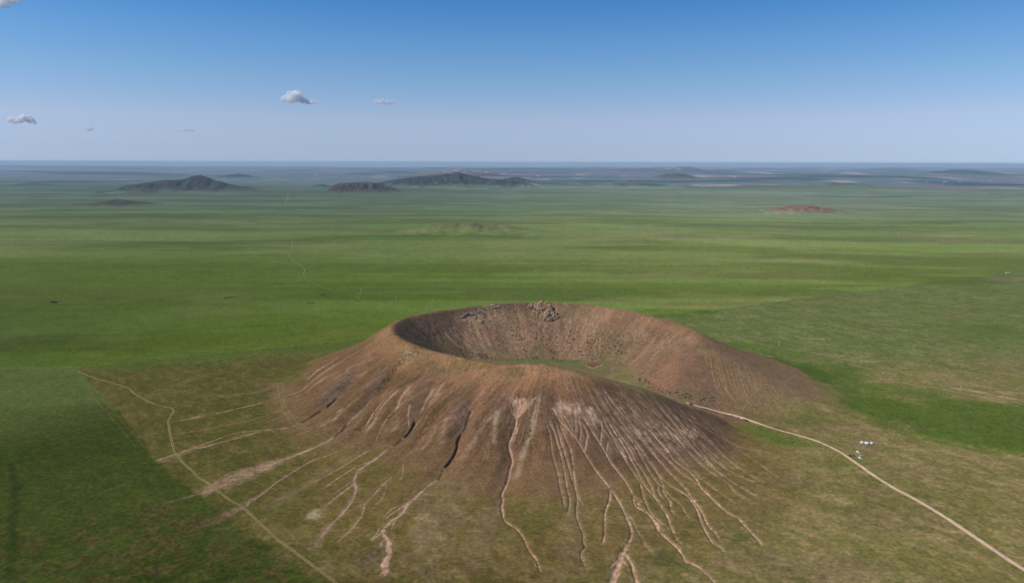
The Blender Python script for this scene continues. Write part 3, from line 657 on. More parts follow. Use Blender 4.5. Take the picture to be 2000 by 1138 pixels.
stroke('wallgreen', [(1240, 735), (1262, 752), (1290, 766), (1330, 778), (1380, 792)], 10, 8, .7, .5, soft=.9)
# rills of the right arm's outer face
for k_ in range(26):
    o_ = k_ / 25.0
    x0_ = 1385 + 135 * o_ + rng.uniform(-4, 4); y0_ = 672 + 62 * o_ + rng.uniform(0, 22)
    x1_ = 1415 + 180 * o_ + rng.uniform(-6, 6); y1_ = 765 + 32 * math.sin(o_ * 2.6) + rng.uniform(-8, 14)
    stroke('rill', [(x0_, y0_), (x0_ + (x1_ - x0_) * .28, y0_ + (y1_ - y0_) * .5), (x0_ + (x1_ - x0_) * .55, y0_ + (y1_ - y0_) * .8), (x1_, y1_)], 1.8, 1.8, rng.uniform(.3, .75), soft=.6, jit=1.0)
for (x_, y_, rx_, ry_, s_) in ((1450, 705, 24, 14, .5), (1400, 670, 20, 14, .4), (1480, 720, 20, 8, .4)):
    blob('gray', x_, y_, rx_, ry_, s_, plane=False, rag=.9, scale=10)
area('tan', [(1490, 735), (1530, 745), (1580, 775), (1560, 780), (1520, 765), (1495, 755)], .35, 8, rag=6)
# brown apron: how far the bare soil reaches before the grass takes over
apron_px = [(520, 745), (545, 800), (560, 830), (590, 845), (620, 862), (650, 868), (690, 880), (720, 882), (760, 905), (785, 900), (815, 930), (850, 945), (900, 952), (980, 968), (1060, 970), (1140, 968), (1200, 955), (1260, 940), (1330, 915), (1400, 905), (1450, 890), (1440, 862), (1420, 840), (1390, 820), (1340, 800), (1250, 765), (1045, 722), (850, 700), (790, 686), (700, 705), (600, 738)]
area('apron', apron_px, 1, 34, rag=30, ragscale=40)
for (x_, y_, rx_, ry_, s_) in ((900, 1000, 30, 24, .7), (840, 1010, 40, 40, .75), (930, 1060, 30, 26, .55), (850, 1080, 60, 30, .5), (1120, 1030, 24, 30, .4), (1150, 990, 26, 20, .4), (1180, 950, 40, 14, .3), (1120, 1080, 30, 26, .5), (1090, 1120, 60, 14, .45), (1000, 1110, 60, 20, .2), (870, 960, 20, 20, .6), (1330, 1000, 40, 10, .3), (1400, 1025, 26, 18, .5), (1500, 1000, 40, 20, .3), (1440, 1090, 60, 20, .45), (1270, 1110, 26, 26, .4), (570, 1080, 40, 24, .2), (860, 1120, 60, 14, .5), (660, 1110, 60, 14, .35), (620, 925, 26, 8, .2)):
    blob('tan', x_, y_, rx_, ry_, s_, rag=1.2, scale=12)
area('tan', [(868, 950), (905, 950), (888, 1000), (866, 1072), (812, 1082), (800, 1042), (838, 992)], .75, 9, rag=9, ragscale=14)
area('tan', [(958, 978), (984, 985), (962, 1060), (955, 1112), (898, 1116), (905, 1062), (932, 1012)], .6, 9, rag=9, ragscale=14)
area('tan', [(1110, 985), (1150, 985), (1140, 1030), (1110, 1080), (1085, 1075), (1100, 1030)], .4, 9, rag=9, ragscale=14)
stroke('gray', [(985, 940), (978, 965), (975, 1000), (985, 1040), (1005, 1070), (1030, 1100)], 14, 20, .3, .25, soft=.9)
stroke('gray', [(1255, 1000), (1262, 1040), (1290, 1080), (1320, 1110)], 14, 20, .3, .35, soft=.9)
# dark bands of the far plain, with crops and woods at the right
for (x_, y_, rx_, ry_, s_) in ((1500, 352.5, 90, 2.5, .8), (1560, 354, 60, 2, .8), (1660, 348.5, 110, 1.2, .6), (1830, 357.5, 70, 1.4, .7), (1940, 360.5, 110, 2.2, .95), (710, 341, 26, .8, .9), (100, 372, 120, 2.5, .3), (620, 350, 60, 1.5, .2)):
    blob('fardark', x_, y_, rx_, ry_, s_, rag=.4)

# ------------------------------------------------------------------ carve the terrain
val = layer('valley').copy(); car = layer('carve').copy()
wv = val[iy0:iy1, ix0:ix1]; blur(wv, 30)
wc = car[iy0:iy1, ix0:ix1]; blur(wc, 1)
spur = layer('spur').copy(); ws = spur[iy0:iy1, ix0:ix1]; blur(ws, 60)
Z -= val + car - spur
# small roughness of slopes: fluting down the fall line plus stones
onc = np.zeros((NY, NX), np.float32)
onc[iy0:iy1, ix0:ix1] = sm(1.5, 14, CZ)
SS = np.zeros((NY, NX)); DD = np.zeros((NY, NX)); INN = np.zeros((NY, NX), np.float32); TT = np.ones((NY, NX), np.float32)
SS[iy0:iy1, ix0:ix1] = bs; DD[iy0:iy1, ix0:ix1] = DC; INN[iy0:iy1, ix0:ix1] = inw; TT[iy0:iy1, ix0:ix1] = tt
HC = np.zeros((NY, NX), np.float32); HC[iy0:iy1, ix0:ix1] = CZ
FL = np.zeros((NY, NX), np.float32); FL[iy0:iy1, ix0:ix1] = sm(2.0, -4.0, cone - floorz) * sm(0.3, 2, floorz) * ins
sl = onc * (1 - FL)
ANG = np.arctan2(Y - 1130.0, X - 70.0)
SS = np.where(INN > 0.5, SS, ANG * 230.0)          # place round the cone: along the rim inside, by bearing outside
flute = (fbm(SS / 26, DD / 120, 41, 3) - 0.5) * 3.0 + (fbm(SS / 7.0, DD / 70, 43, 2) - 0.5) * 1.5
Z += sl * (flute * sm(4, 30, DD) + (fbm(X / 9, Y / 9, 45, 3) - 0.5) * 0.7)
Z += (1 - onc) * (fbm(X / 45, Y / 45, 47, 3) - 0.5) * 1.1 * sm(4000, 1500, R)

# ------------------------------------------------------------------ soil and grass colours (ground albedo with some shade, vignette and haze painted in)
EF = 0.80


def tgt(r, g, b, e=1.0):
    return (lin((r, g, b)) / (EF * e)).astype(np.float32)


def lay(n):
    return layer(n)[..., None]


def mixc(a, b, m):
    return a + (b - a) * m


n3k = fbm(X / 2600, Y / 1700, 101, 3)[..., None].astype(np.float32)
n800 = fbm(X / 620, Y / 380, 103, 4)[..., None].astype(np.float32)
n200 = fbm(X / 150, Y / 110, 105, 4)[..., None].astype(np.float32)
n50 = fbm(X / 38, Y / 30, 107, 4)[..., None].astype(np.float32)
n12 = fbm(X / 11, Y / 9, 109, 3)[..., None].astype(np.float32)
n4 = fbm(X / 3.2, Y / 3.2, 113, 2)[..., None].astype(np.float32)

plain = np.zeros((NY, NX, 3), np.float32) + tgt(84, 96, 34)
plain = mixc(plain, tgt(108, 108, 52), sm(0.42, 0.62, n3k * 0.5 + n800 * 0.5) * 0.75)
plain = mixc(plain, tgt(76, 96, 24), sm(0.5, 0.68, n200 * 0.5 + n800 * 0.5) * 0.6)
plain = mixc(plain, tgt(66, 76, 24), sm(0.48, 0.64, fbm(X / 1500, Y / 260, 121, 4)[..., None]) * 0.42)
plain = mixc(plain, tgt(112, 118, 62), sm(0.52, 0.60, fbm(X / 2600, Y / 420, 125, 5)[..., None]) * 0.5)
plain = mixc(plain, tgt(78, 78, 44), sm(0.54, 0.62, fbm(X / 1700, Y / 340, 127, 5)[..., None]) * 0.38 * sm(1800, 3500, Y)[..., None])
plain = mixc(plain, tgt(98, 118, 48), sm(0.56, 0.62, fbm(X / 1900, Y / 150, 129, 4)[..., None]) * 0.5)
plain = mixc(plain, tgt(128, 122, 72), sm(0.56, 0.72, fbm(X / 420, Y / 200, 123, 5)[..., None]) * 0.2)
# the plain is lighter towards the east
east = sm(-700, 2000, X + 0.12 * Y)[..., None]
plain = mixc(plain, plain * np.array([1.62, 1.40, 1.70], np.float32), east)
# bare uplands far north, with haze's blue-grey painted into their colour
nb = sm(10300, 12800, Y + (n3k[..., 0] - 0.5) * 3000 + X * 0.08)[..., None]
up = mixc(np.zeros_like(plain) + tgt(92, 102, 100), tgt(116, 98, 108), sm(0.45, 0.62, fbm(X / 5200, Y / 3000, 131, 4)[..., None]))
up = mixc(up, tgt(176, 150, 146), sm(0.62, 0.72, fbm(X / 380, Y / 1300, 133, 5)[..., None]) * 0.65 * (0.45 + 0.55 * sm(-4000, 4000, X)[..., None]))
up = mixc(up, tgt(50, 62, 52), sm(0.58, 0.7, fbm(X / 4200, Y / 1300, 135, 3)[..., None]) * 0.8)
plain = plain * np.array([1.0, 1.035, 0.95], np.float32)
plain = mixc(plain, up, nb)
plain = mixc(plain, tgt(150, 152, 150), sm(42000, 62000, Y)[..., None] * 0.8)  # farthest ground paled to paint in the horizon haze
thin = sm(2600, 8500, Y)[..., None]            # greying by haze painted into the grass away to the north
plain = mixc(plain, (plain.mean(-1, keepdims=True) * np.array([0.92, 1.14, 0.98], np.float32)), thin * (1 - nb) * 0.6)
westd = (sm(100, -1500, X) * sm(3300, 1300, Y))[..., None]  # lens vignette painted into the plain, darker to the lower left
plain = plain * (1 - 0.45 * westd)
plain = mixc(plain, tgt(30, 58, 52), lay('fardark') * 0.9)
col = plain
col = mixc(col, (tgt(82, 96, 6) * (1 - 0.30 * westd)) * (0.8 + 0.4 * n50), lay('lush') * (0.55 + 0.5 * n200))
# south-west grass, darkened to paint in lens vignette and cloud shade
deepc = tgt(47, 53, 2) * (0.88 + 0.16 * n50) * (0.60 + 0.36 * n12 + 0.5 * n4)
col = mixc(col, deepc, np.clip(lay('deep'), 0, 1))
col = mixc(col, tgt(72, 62, 28) * (0.6 + 0.8 * n4), lay('dry') * sm(0.40, 0.60, n12 * 0.6 + n50 * 0.4) * 0.9)
col = mixc(col, tgt(34, 48, 6), lay('deep2') * 0.7)
# grazed enclosure
px_ = sm(-420, 260, X)[..., None]
back = sm(1150, 1500, Y)[..., None]
pc = mixc(np.zeros_like(plain) + tgt(88, 81, 36), tgt(125, 112, 66), px_)
pc = mixc(pc, tgt(102, 108, 56), back * px_)
pc = mixc(pc, pc * np.array([0.93, 0.86, 0.74], np.float32), (sm(760, 640, Y) * sm(200, 60, np.abs(X + 60)))[..., None])
ang = np.arctan2(Y - 850 * S, X - 60 * S)
rad = np.hypot(X - 60 * S, Y - 850 * S)
# streaks in the grass run away from the cone on its flanks, and slantwise on the open ground
u1 = ang * 160; v1 = rad
u2 = X * 0.80 + Y * 0.60; v2 = -X * 0.60 + Y * 0.80
st1 = fbm(u1 / 5.5, v1 / 46, 141, 4); st2 = fbm(u2 / 10, v2 / 30, 143, 4)
wst = sm(330, 480, rad)
st = (st1 * (1 - wst) + st2 * wst)[..., None].astype(np.float32)
pmix = sm(0.40, 0.66, st * 0.50 + n50 * 0.3 + n12 * 0.2)
pc = mixc(pc * np.array([0.83, 0.86, 0.68], np.float32), pc * np.array([1.24, 1.10, 1.22], np.float32), pmix)
pc = mixc(pc, tgt(80, 79, 32), sm(0.54, 0.70, n50 * 0.5 + n200 * 0.5) * 0.35)
foot = sm(420, 300, np.hypot(X - 40, (Y - 1010) * 0.9))[..., None]
pc = mixc(pc, tgt(106, 86, 44) * (0.7 + 0.6 * st), foot * 0.75)
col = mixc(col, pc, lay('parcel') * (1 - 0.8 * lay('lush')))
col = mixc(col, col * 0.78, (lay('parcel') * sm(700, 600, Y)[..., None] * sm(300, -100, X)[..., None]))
col = mixc(col, tgt(70, 88, 24), np.clip(lay('lush') * lay('parcel') * 0.9, 0, 1))
col = mixc(col, tgt(66, 78, 24) * (0.7 + 0.6 * n12), lay('green') * (0.5 + 0.6 * n12))

# cone ---------------------------------------------------------------------
TTc = TT[..., None]; INc = INN[..., None]
e = 1.22
base = np.zeros_like(plain) + tgt(128, 98, 70, e)
strk = fbm(SS / 5.0, DD / 55, 151, 4)[..., None].astype(np.float32)
strk2 = fbm(SS / 17.0, DD / 90, 153, 3)[..., None].astype(np.float32)
base = mixc(base, tgt(116, 88, 62, e), sm(0.4, 0.6, strk2))
strk3 = fbm(SS / 2.2, DD / 34, 155, 3)[..., None].astype(np.float32)
base = mixc(base, tgt(106, 84, 54, e), sm(0.48, 0.66, n50 * .6 + strk2 * .4) * 0.7)
base = mixc(base, tgt(146, 106, 78, e), sm(0.50, 0.68, strk) * 0.55 * sm(0.9, 0.3, TTc))
topband = sm(0.26, 0.02, TTc) * (1 - INc)
base = mixc(base, tgt(156, 118, 84, e), topband * 0.9)
base = mixc(base, tgt(104, 92, 52, e), topband * sm(0.52, 0.66, n50) * 0.6)
base = mixc(base, tgt(134, 106, 74, e), sm(0.55, 0.8, TTc) * 0.7)
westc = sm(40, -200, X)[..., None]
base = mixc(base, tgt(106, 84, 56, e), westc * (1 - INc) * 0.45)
terr = fbm(SS / 60, (Z - HC * 0.0) / 1.15, 157, 2)[..., None].astype(np.float32)
base = base * (1 + (terr - 0.5) * 0.22 * sm(0.25, 0.7, TTc))
base = base * np.array([0.985, 0.925, 0.84], np.float32)
base = base * (1 + 0.22 * topband)
base = base * (0.61 + 0.22 * n12 + 0.30 * n4 + 0.26 * strk3)
# eastern outer face, a separate brown
arm = (sm(250, 420, X) * sm(1020, 1110, Y + 0.15 * X))[..., None] * (1 - INc)
base = mixc(base, tgt(116, 92, 62, 0.80) * (0.8 + 0.4 * n4), arm * 0.85)
# near arm's lower slope, painted darker as it turns from the sun
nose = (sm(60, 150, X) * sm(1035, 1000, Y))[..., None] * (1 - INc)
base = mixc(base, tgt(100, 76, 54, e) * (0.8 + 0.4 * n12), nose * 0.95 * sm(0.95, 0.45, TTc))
# inner walls
iw = np.zeros_like(plain) + tgt(140, 108, 80, 0.95)
iw = mixc(iw, tgt(126, 94, 70, 0.95), sm(0.4, 0.62, strk2))
iw = mixc(iw, tgt(112, 94, 62, 0.95), sm(0.48, 0.66, n50 * .5 + n12 * .5) * 0.6)
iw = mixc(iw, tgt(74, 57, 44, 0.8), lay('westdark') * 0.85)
iw = iw * (0.68 + 0.44 * n4 + 0.2 * strk)
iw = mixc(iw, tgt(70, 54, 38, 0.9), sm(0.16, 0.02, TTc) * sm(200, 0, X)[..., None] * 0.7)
iw = iw * (1 - 0.20 * sm(180, 320, X)[..., None])  # right wall toned down in colour where the sun strikes it hard
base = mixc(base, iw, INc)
flo = tgt(112, 98, 62) * (0.8 + 0.4 * n12)
base = mixc(base, flo, np.maximum(FL[..., None], lay('floorolive')))
base = mixc(base, tgt(92, 98, 50), lay('floorgreen') * sm(-0.1, 0.6, np.maximum(FL[..., None], lay('floorolive'))))
base = mixc(base, tgt(92, 84, 50, .85) * (0.7 + 0.6 * n4), lay('wallgreen') * (0.4 + 0.7 * n12))
base = mixc(base, tgt(150, 106, 74, 1.05), lay('orange') * 0.55)
base = mixc(base, tgt(142, 112, 84, .85), lay('inrill') * 0.75)
base = mixc(base, tgt(134, 104, 78, .75), lay('rill') * 0.9)
base = mixc(base, tgt(152, 132, 104, .85), lay('stone') * sm(0.45, 0.7, n4 * .7 + n12 * .3) * 0.9)
base = mixc(base, tgt(112, 74, 58), lay('pit'))
# where the bare cone ends
zone = np.maximum(lay('apron')[..., 0], np.maximum(INN, FL) * sm(0.4, 1.5, HC))
side_w = sm(0.82, 0.62, TT + (n50[..., 0] - 0.5) * 0.35) * onc
zone = np.maximum(zone, side_w)
zone = np.maximum(zone, (INN * onc))
breach = sm(330, 480, X) * sm(1100, 1060, Y) * sm(980, 1010, Y)
zone = zone * (1 - breach * 0.85)
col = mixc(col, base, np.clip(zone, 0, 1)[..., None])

# washes, fans, rills
col = mixc(col, tgt(126, 104, 72) * (0.8 + 0.4 * n12), np.clip(lay('tan') * (0.35 + 0.9 * st), 0, 1))
col = mixc(col, tgt(132, 110, 82) * (0.8 + 0.4 * n12), lay('wash') * (0.3 + 0.7 * n12) * 0.8)
col = mixc(col, tgt(128, 96, 70) * (0.8 + 0.4 * n4), lay('red') * 0.55)
fanc = tgt(130, 104, 78) * (0.72 + 0.30 * n4 + 0.26 * st)
col = mixc(col, fanc, lay('fan') * (0.75 + 0.25 * n12))
col = mixc(col, tgt(150, 112, 86, .9) * (0.7 + 0.36 * strk + 0.24 * n4), lay('pink') * (0.25 + 0.8 * sm(0.35, 0.62, strk3 * .5 + strk * .5)) * 0.75)
col = mixc(col, tgt(96, 82, 72, .9) * (0.62 + 0.44 * n4 + 0.3 * strk), lay('gray') * (0.30 + 0.75 * sm(0.35, 0.62, strk * .5 + strk3 * .5)) * 0.62)
col = mixc(col, tgt(172, 148, 120, .9), lay('pale') * (0.25 + 0.85 * sm(0.3, 0.7, n12 * .5 + strk3 * .5)) * 0.85)
col = mixc(col, tgt(180, 142, 114, .98) * (0.84 + 0.32 * n4), np.clip(lay('scree') * (0.50 + 0.35 * n12 + 0.35 * strk3), 0, 1))
col = mixc(col, tgt(174, 138, 110, .98) * (0.72 + 0.3 * n4 + 0.3 * strk3), np.clip(lay('rillbed') * (0.25 + 0.5 * n4 + 0.55 * n12), 0, 1) * 0.92)
col = mixc(col, tgt(82, 64, 46), lay('darkthread') * 0.6)
col = mixc(col, tgt(206, 172, 142, .95) * (0.8 + 0.4 * n4), lay('white') * (0.5 + 0.5 * n12) * 0.9)
col = mixc(col, tgt(136, 118, 76), lay('track') * 0.8)
col = mixc(col, tgt(44, 33, 25), lay('dark') * 0.85)
gfine = (1 - np.clip(zone, 0, 1)[..., None]) * sm(2600, 1500, R)[..., None] * 0.6
col = col * (1 + gfine * ((n4 - 0.5) * 0.55 + (n12 - 0.5) * 0.35))
col = np.clip(col, 0.002, 0.9).astype(np.float32)

# ------------------------------------------------------------------ materials
MATS = {}


def mat(name, rgb=(0.5, 0.5, 0.5), rough=0.9, attr=None, noise=None, bump=None, metal=0.0, spec=0.2, trans=0.0, alpha=None):
    """noise: list of (scale, strength); bump: (scale, strength, distance)"""
    if name in MATS: return MATS[name]
    m = bpy.data.materials.new(name); m.use_nodes = True
    nt = m.node_tree; nd = nt.nodes; lk = nt.links
    b = nd['Principled BSDF']
    b.inputs['Roughness'].default_value = rough; b.inputs['Metallic'].default_value = metal
    b.inputs['Specular IOR Level'].default_value = spec
    tc = nd.new('ShaderNodeTexCoord')
    if attr:
        a = nd.new('ShaderNodeAttribute'); a.attribute_name = attr; src = a.outputs['Color']
    else:
        a = nd.new('ShaderNodeRGB'); a.outputs[0].default_value = (*rgb, 1); src = a.outputs[0]
    for sc, stg, *vec in (noise or [(3.0, 0.15)]):
        t = nd.new('ShaderNodeTexNoise'); t.inputs['Scale'].default_value = sc; t.inputs['Detail'].default_value = 4
        t.inputs['Roughness'].default_value = 0.6
        if vec:
            mp = nd.new('ShaderNodeMapping'); mp.inputs['Scale'].default_value = vec[0]; mp.inputs['Rotation'].default_value = vec[1]
            lk.new(tc.outputs['Object'], mp.inputs['Vector']); lk.new(mp.outputs[0], t.inputs['Vector'])
        else:
            lk.new(tc.outputs['Object'], t.inputs['Vector'])
        r = nd.new('ShaderNodeMapRange'); r.inputs['From Min'].default_value = 0.3; r.inputs['From Max'].default_value = 0.7
        r.inputs['To Min'].default_value = 1 - stg; r.inputs['To Max'].default_value = 1 + stg
        lk.new(t.outputs['Fac'], r.inputs['Value'])
        mx = nd.new('ShaderNodeVectorMath'); mx.operation = 'SCALE'
        lk.new(src, mx.inputs[0]); lk.new(r.outputs[0], mx.inputs['Scale']); src = mx.outputs[0]
    lk.new(src, b.inputs['Base Color'])
    if bump:
        t = nd.new('ShaderNodeTexNoise'); t.inputs['Scale'].default_value = bump[0]; t.inputs['Detail'].default_value = 5
        lk.new(tc.outputs['Object'], t.inputs['Vector'])
        bp = nd.new('ShaderNodeBump'); bp.inputs['Strength'].default_value = bump[1]; bp.inputs['Distance'].default_value = bump[2]
        lk.new(t.outputs['Fac'], bp.inputs['Height']); lk.new(bp.outputs[0], b.inputs['Normal'])
    MATS[name] = m
    return m


def tag(o, label=None, cat=None, group=None, kind=None):
    if label: o['label'] = label
    if cat: o['category'] = cat
    if group: o['group'] = group
    if kind: o['kind'] = kind
    return o


def np_mesh(name, V, F, m, cols=None, smooth=True):
    """V (n,3), F (k,3|4) -> mesh"""
    me = bpy.data.meshes.new(name)
    V = np.ascontiguousarray(V, np.float32); F = np.ascontiguousarray(F, np.int32)
    k, c = F.shape
    me.vertices.add(len(V)); me.vertices.foreach_set('co', V.ravel())
    me.loops.add(k * c); me.loops.foreach_set('vertex_index', F.ravel())
    me.polygons.add(k); me.polygons.foreach_set('loop_start', np.arange(0, k * c, c, dtype=np.int32))
    me.update(calc_edges=True)
    if smooth: me.polygons.foreach_set('use_smooth', np.ones(k, bool))
    if cols is not None:
        at = me.attributes.new('soil', 'FLOAT_COLOR', 'POINT')
        cc = np.ones((len(V), 4), np.float32); cc[:, :3] = cols
        at.data.foreach_set('color', cc.ravel())
    me.materials.append(m)
    return me


def link(name, me, parent=None, loc=None):
    o = bpy.data.objects.new(name, me); C.objects.link(o)
    if parent is not None: o.parent = parent
    if loc is not None: o.location = loc
    return o


M_ground = mat('grass_soil', attr='soil', rough=1.0, spec=0.0,
               noise=[(0.22, 0.22), (0.11, 0.18), (0.05, 0.12), (0.014, 0.10), (0.9, 0.2)], bump=(0.35, 0.6, 0.9))
M_cone = mat('volcanic_soil', attr='soil', rough=1.0, spec=0.0,
             noise=[(0.25, 0.26), (0.05, 0.12), (1.1, 0.26)], bump=(0.45, 0.8, 0.9))
M_hill = mat('hill_soil', attr='soil', rough=1.0, spec=0.0, noise=[(0.02, 0.25), (0.004, 0.2)], bump=(0.02, 0.5, 8.0))

VID = np.arange(NX * NY).reshape(NY, NX)
quads = np.stack([VID[:-1, :-1], VID[:-1, 1:], VID[1:, 1:], VID[1:, :-1]], -1)
hcell = np.maximum(np.maximum(HC[:-1, :-1], HC[1:, 1:]), np.maximum(HC[:-1, 1:], HC[1:, :-1]))
iscone = hcell > 0.5
# keep it one piece: only cells near the crest footprint
ALLV = np.stack([X, Y, Z], -1).reshape(-1, 3); ALLC = col.reshape(-1, 3)
for name, msk, m in (('ground', ~iscone, M_ground), ('crater_hill', iscone, M_cone)):
    F = quads[msk]
    used = np.zeros(NX * NY, bool); used[F.ravel()] = True
    remap = np.cumsum(used) - 1
    o = link(name, np_mesh(name, ALLV[used], remap[F], m, ALLC[used]))
    if name == 'ground':
        tag(o, 'wide green grass plain running to the far horizon', 'plain', kind='structure')
    else:
        tag(o, 'brown volcanic cone with an open crater and rill-streaked flanks', 'volcano', kind='structure')


def drape(px_pts, wpx, name, m, plane=False, lift=0.18, taper=None, rgb=None, wm=None, cross=3, jit=0.4, off=0.0):
    Q, q = world_line(px_pts, plane, step=4.0, jit=jit, seed=len(name))
    T = np.gradient(Q[:, :2], axis=0); T /= np.linalg.norm(T, axis=1)[:, None] + 1e-9
    Nn = np.stack([-T[:, 1], T[:, 0]], 1)
    V = []; n = len(Q)
    for i in range(n):
        w = (wm if wm else wpx * px_m(Q[i])) * (1 if taper is None else taper[0] + (taper[1] - taper[0]) * q[i])
        w *= 0.9 + 0.2 * random.random()
        for c in range(cross):
            f = c / (cross - 1) - 0.5
            p = Q[i, :2] + Nn[i] * (f * w + off)
            V.append((p[0], p[1], float(samp(Z, p[0], p[1])) + lift * (1 if 0 < c < cross - 1 else 0.6)))
    F = [(i * cross + c, i * cross + c + 1, (i + 1) * cross + c + 1, (i + 1) * cross + c) for i in range(n - 1) for c in range(cross - 1)]
    F = np.array(F)[:, ::-1]
    return np.array(V), F


M_road = mat('road_dirt', attr='soil', rough=1.0, noise=[(0.3, 0.16), (1.2, 0.16), (0.05, 0.1)], bump=(0.8, 0.4, 0.3))
M_track = mat('track_dirt', lin((130, 114, 72)) / EF, 1.0, noise=[(0.25, 0.25), (0.04, 0.15)], bump=(0.8, 0.3, 0.3))
M_pale = mat('far_track_dirt', lin((108, 118, 66)) / EF, 1.0, noise=[(0.05, 0.25)])


def road(name, pts, wpx, m, label, taper=None, plane=False, cross=5, lift=0.2, wm=None):
    V, F = drape(pts, wpx, name, m, plane, lift, taper, cross=cross, wm=wm)
    prof = np.array([0.62, 0.86, 1.04, 0.98, 0.84, 1.0, 1.06, 0.88, 0.64])[:cross]
    nn = fbm(V[:, 0] / 5.0, V[:, 1] / 5.0, 201, 3)
    cc = (lin((206, 172, 136)) / EF)[None] * (np.tile(prof, len(V) // cross) * (0.78 + 0.44 * nn))[:, None]
    o = link(name, np_mesh(name, V, F, m, cc.astype(np.float32))); tag(o, label, 'road', kind='structure')
    return o


road_px = [(1340, 786), (1360, 792), (1385, 798), (1405, 804), (1427, 809), (1452, 816), (1476, 825), (1500, 833), (1530, 842), (1560, 850), (1590, 859), (1615, 869), (1640, 882), (1658, 894), (1680, 909), (1710, 930), (1745, 952), (1790, 976), (1850, 1012), (1910, 1052), (1960, 1086), (2010, 1118), (2060, 1152), (2150, 1212), (2260, 1285), (2380, 1365)]
road('dirt_road', road_px, 9, M_road, 'wide pale dirt road curving past the tents to the crater breach', taper=(0.34, 1.3), cross=9)
# the twin-rut track: two ruts in one mesh
VV = []; FF = []; nb_ = 0
for off in (-0.95, 0.95):
    V, F = drape(track_px, 2.0, 'dirt_track', M_track, lift=0.16, wm=1.15, off=off, jit=0.6)
    VV.append(V); FF.append(F + nb_); nb_ += len(V)
o = link('dirt_track', np_mesh('dirt_track', np.vstack(VV), np.vstack(FF), M_track))
tag(o, 'thin twin-rut track winding round the west foot of the cone', 'track', kind='structure')
for pts, w, lab in (
        ([(570, 470), (571, 484), (564, 498), (573, 510), (580, 514), (595, 526), (593, 536), (600, 546), (622, 557), (650, 568)], 1.3, 'faint winding track on the green plain west of the cone'),
        ([(1369, 443), (1377, 452), (1388, 458), (1394, 468)], 1.8, 'short pale track on the plain beyond the cone, bending downhill'),
        ([(557, 400), (562, 384), (563, 378)], 1.2, 'tiny pale track near the dark distant hill'),
        ([(1725, 505), (1790, 513), (1850, 524), (1915, 534)], 1.6, 'straight pale track crossing the bright green field'),
        ([(1922, 490), (1960, 494), (2010, 502)], 1.5, 'thin pale track above the bright green field'),
        ([(1752, 468), (1800, 474), (1880, 484)], 1.0, 'very faint track below the reddish mound'),
        ([(1042, 532), (1075, 538), (1115, 545)], 1.3, 'short tan track just beyond the crater rim'),
        ([(1400, 605), (1500, 594), (1600, 582), (1680, 572)], 1.0, 'straight faint field edge on the plain behind the crater'),
        ([(1166, 430), (1170, 425)], 1.0, 'tiny pale scrape of track on the middle plain'),
        ([(695, 579), (703, 584), (715, 588)], 1.0, 'short pale trace beside the thin poles')):
    V, F = drape(pts, w, 'dirt_track', M_pale, plane=False, lift=0.8, cross=3)
    o = link('dirt_track', np_mesh('dirt_track', V, F, M_pale)); tag(o, lab, 'track', kind='structure')

# ------------------------------------------------------------------ distant hills


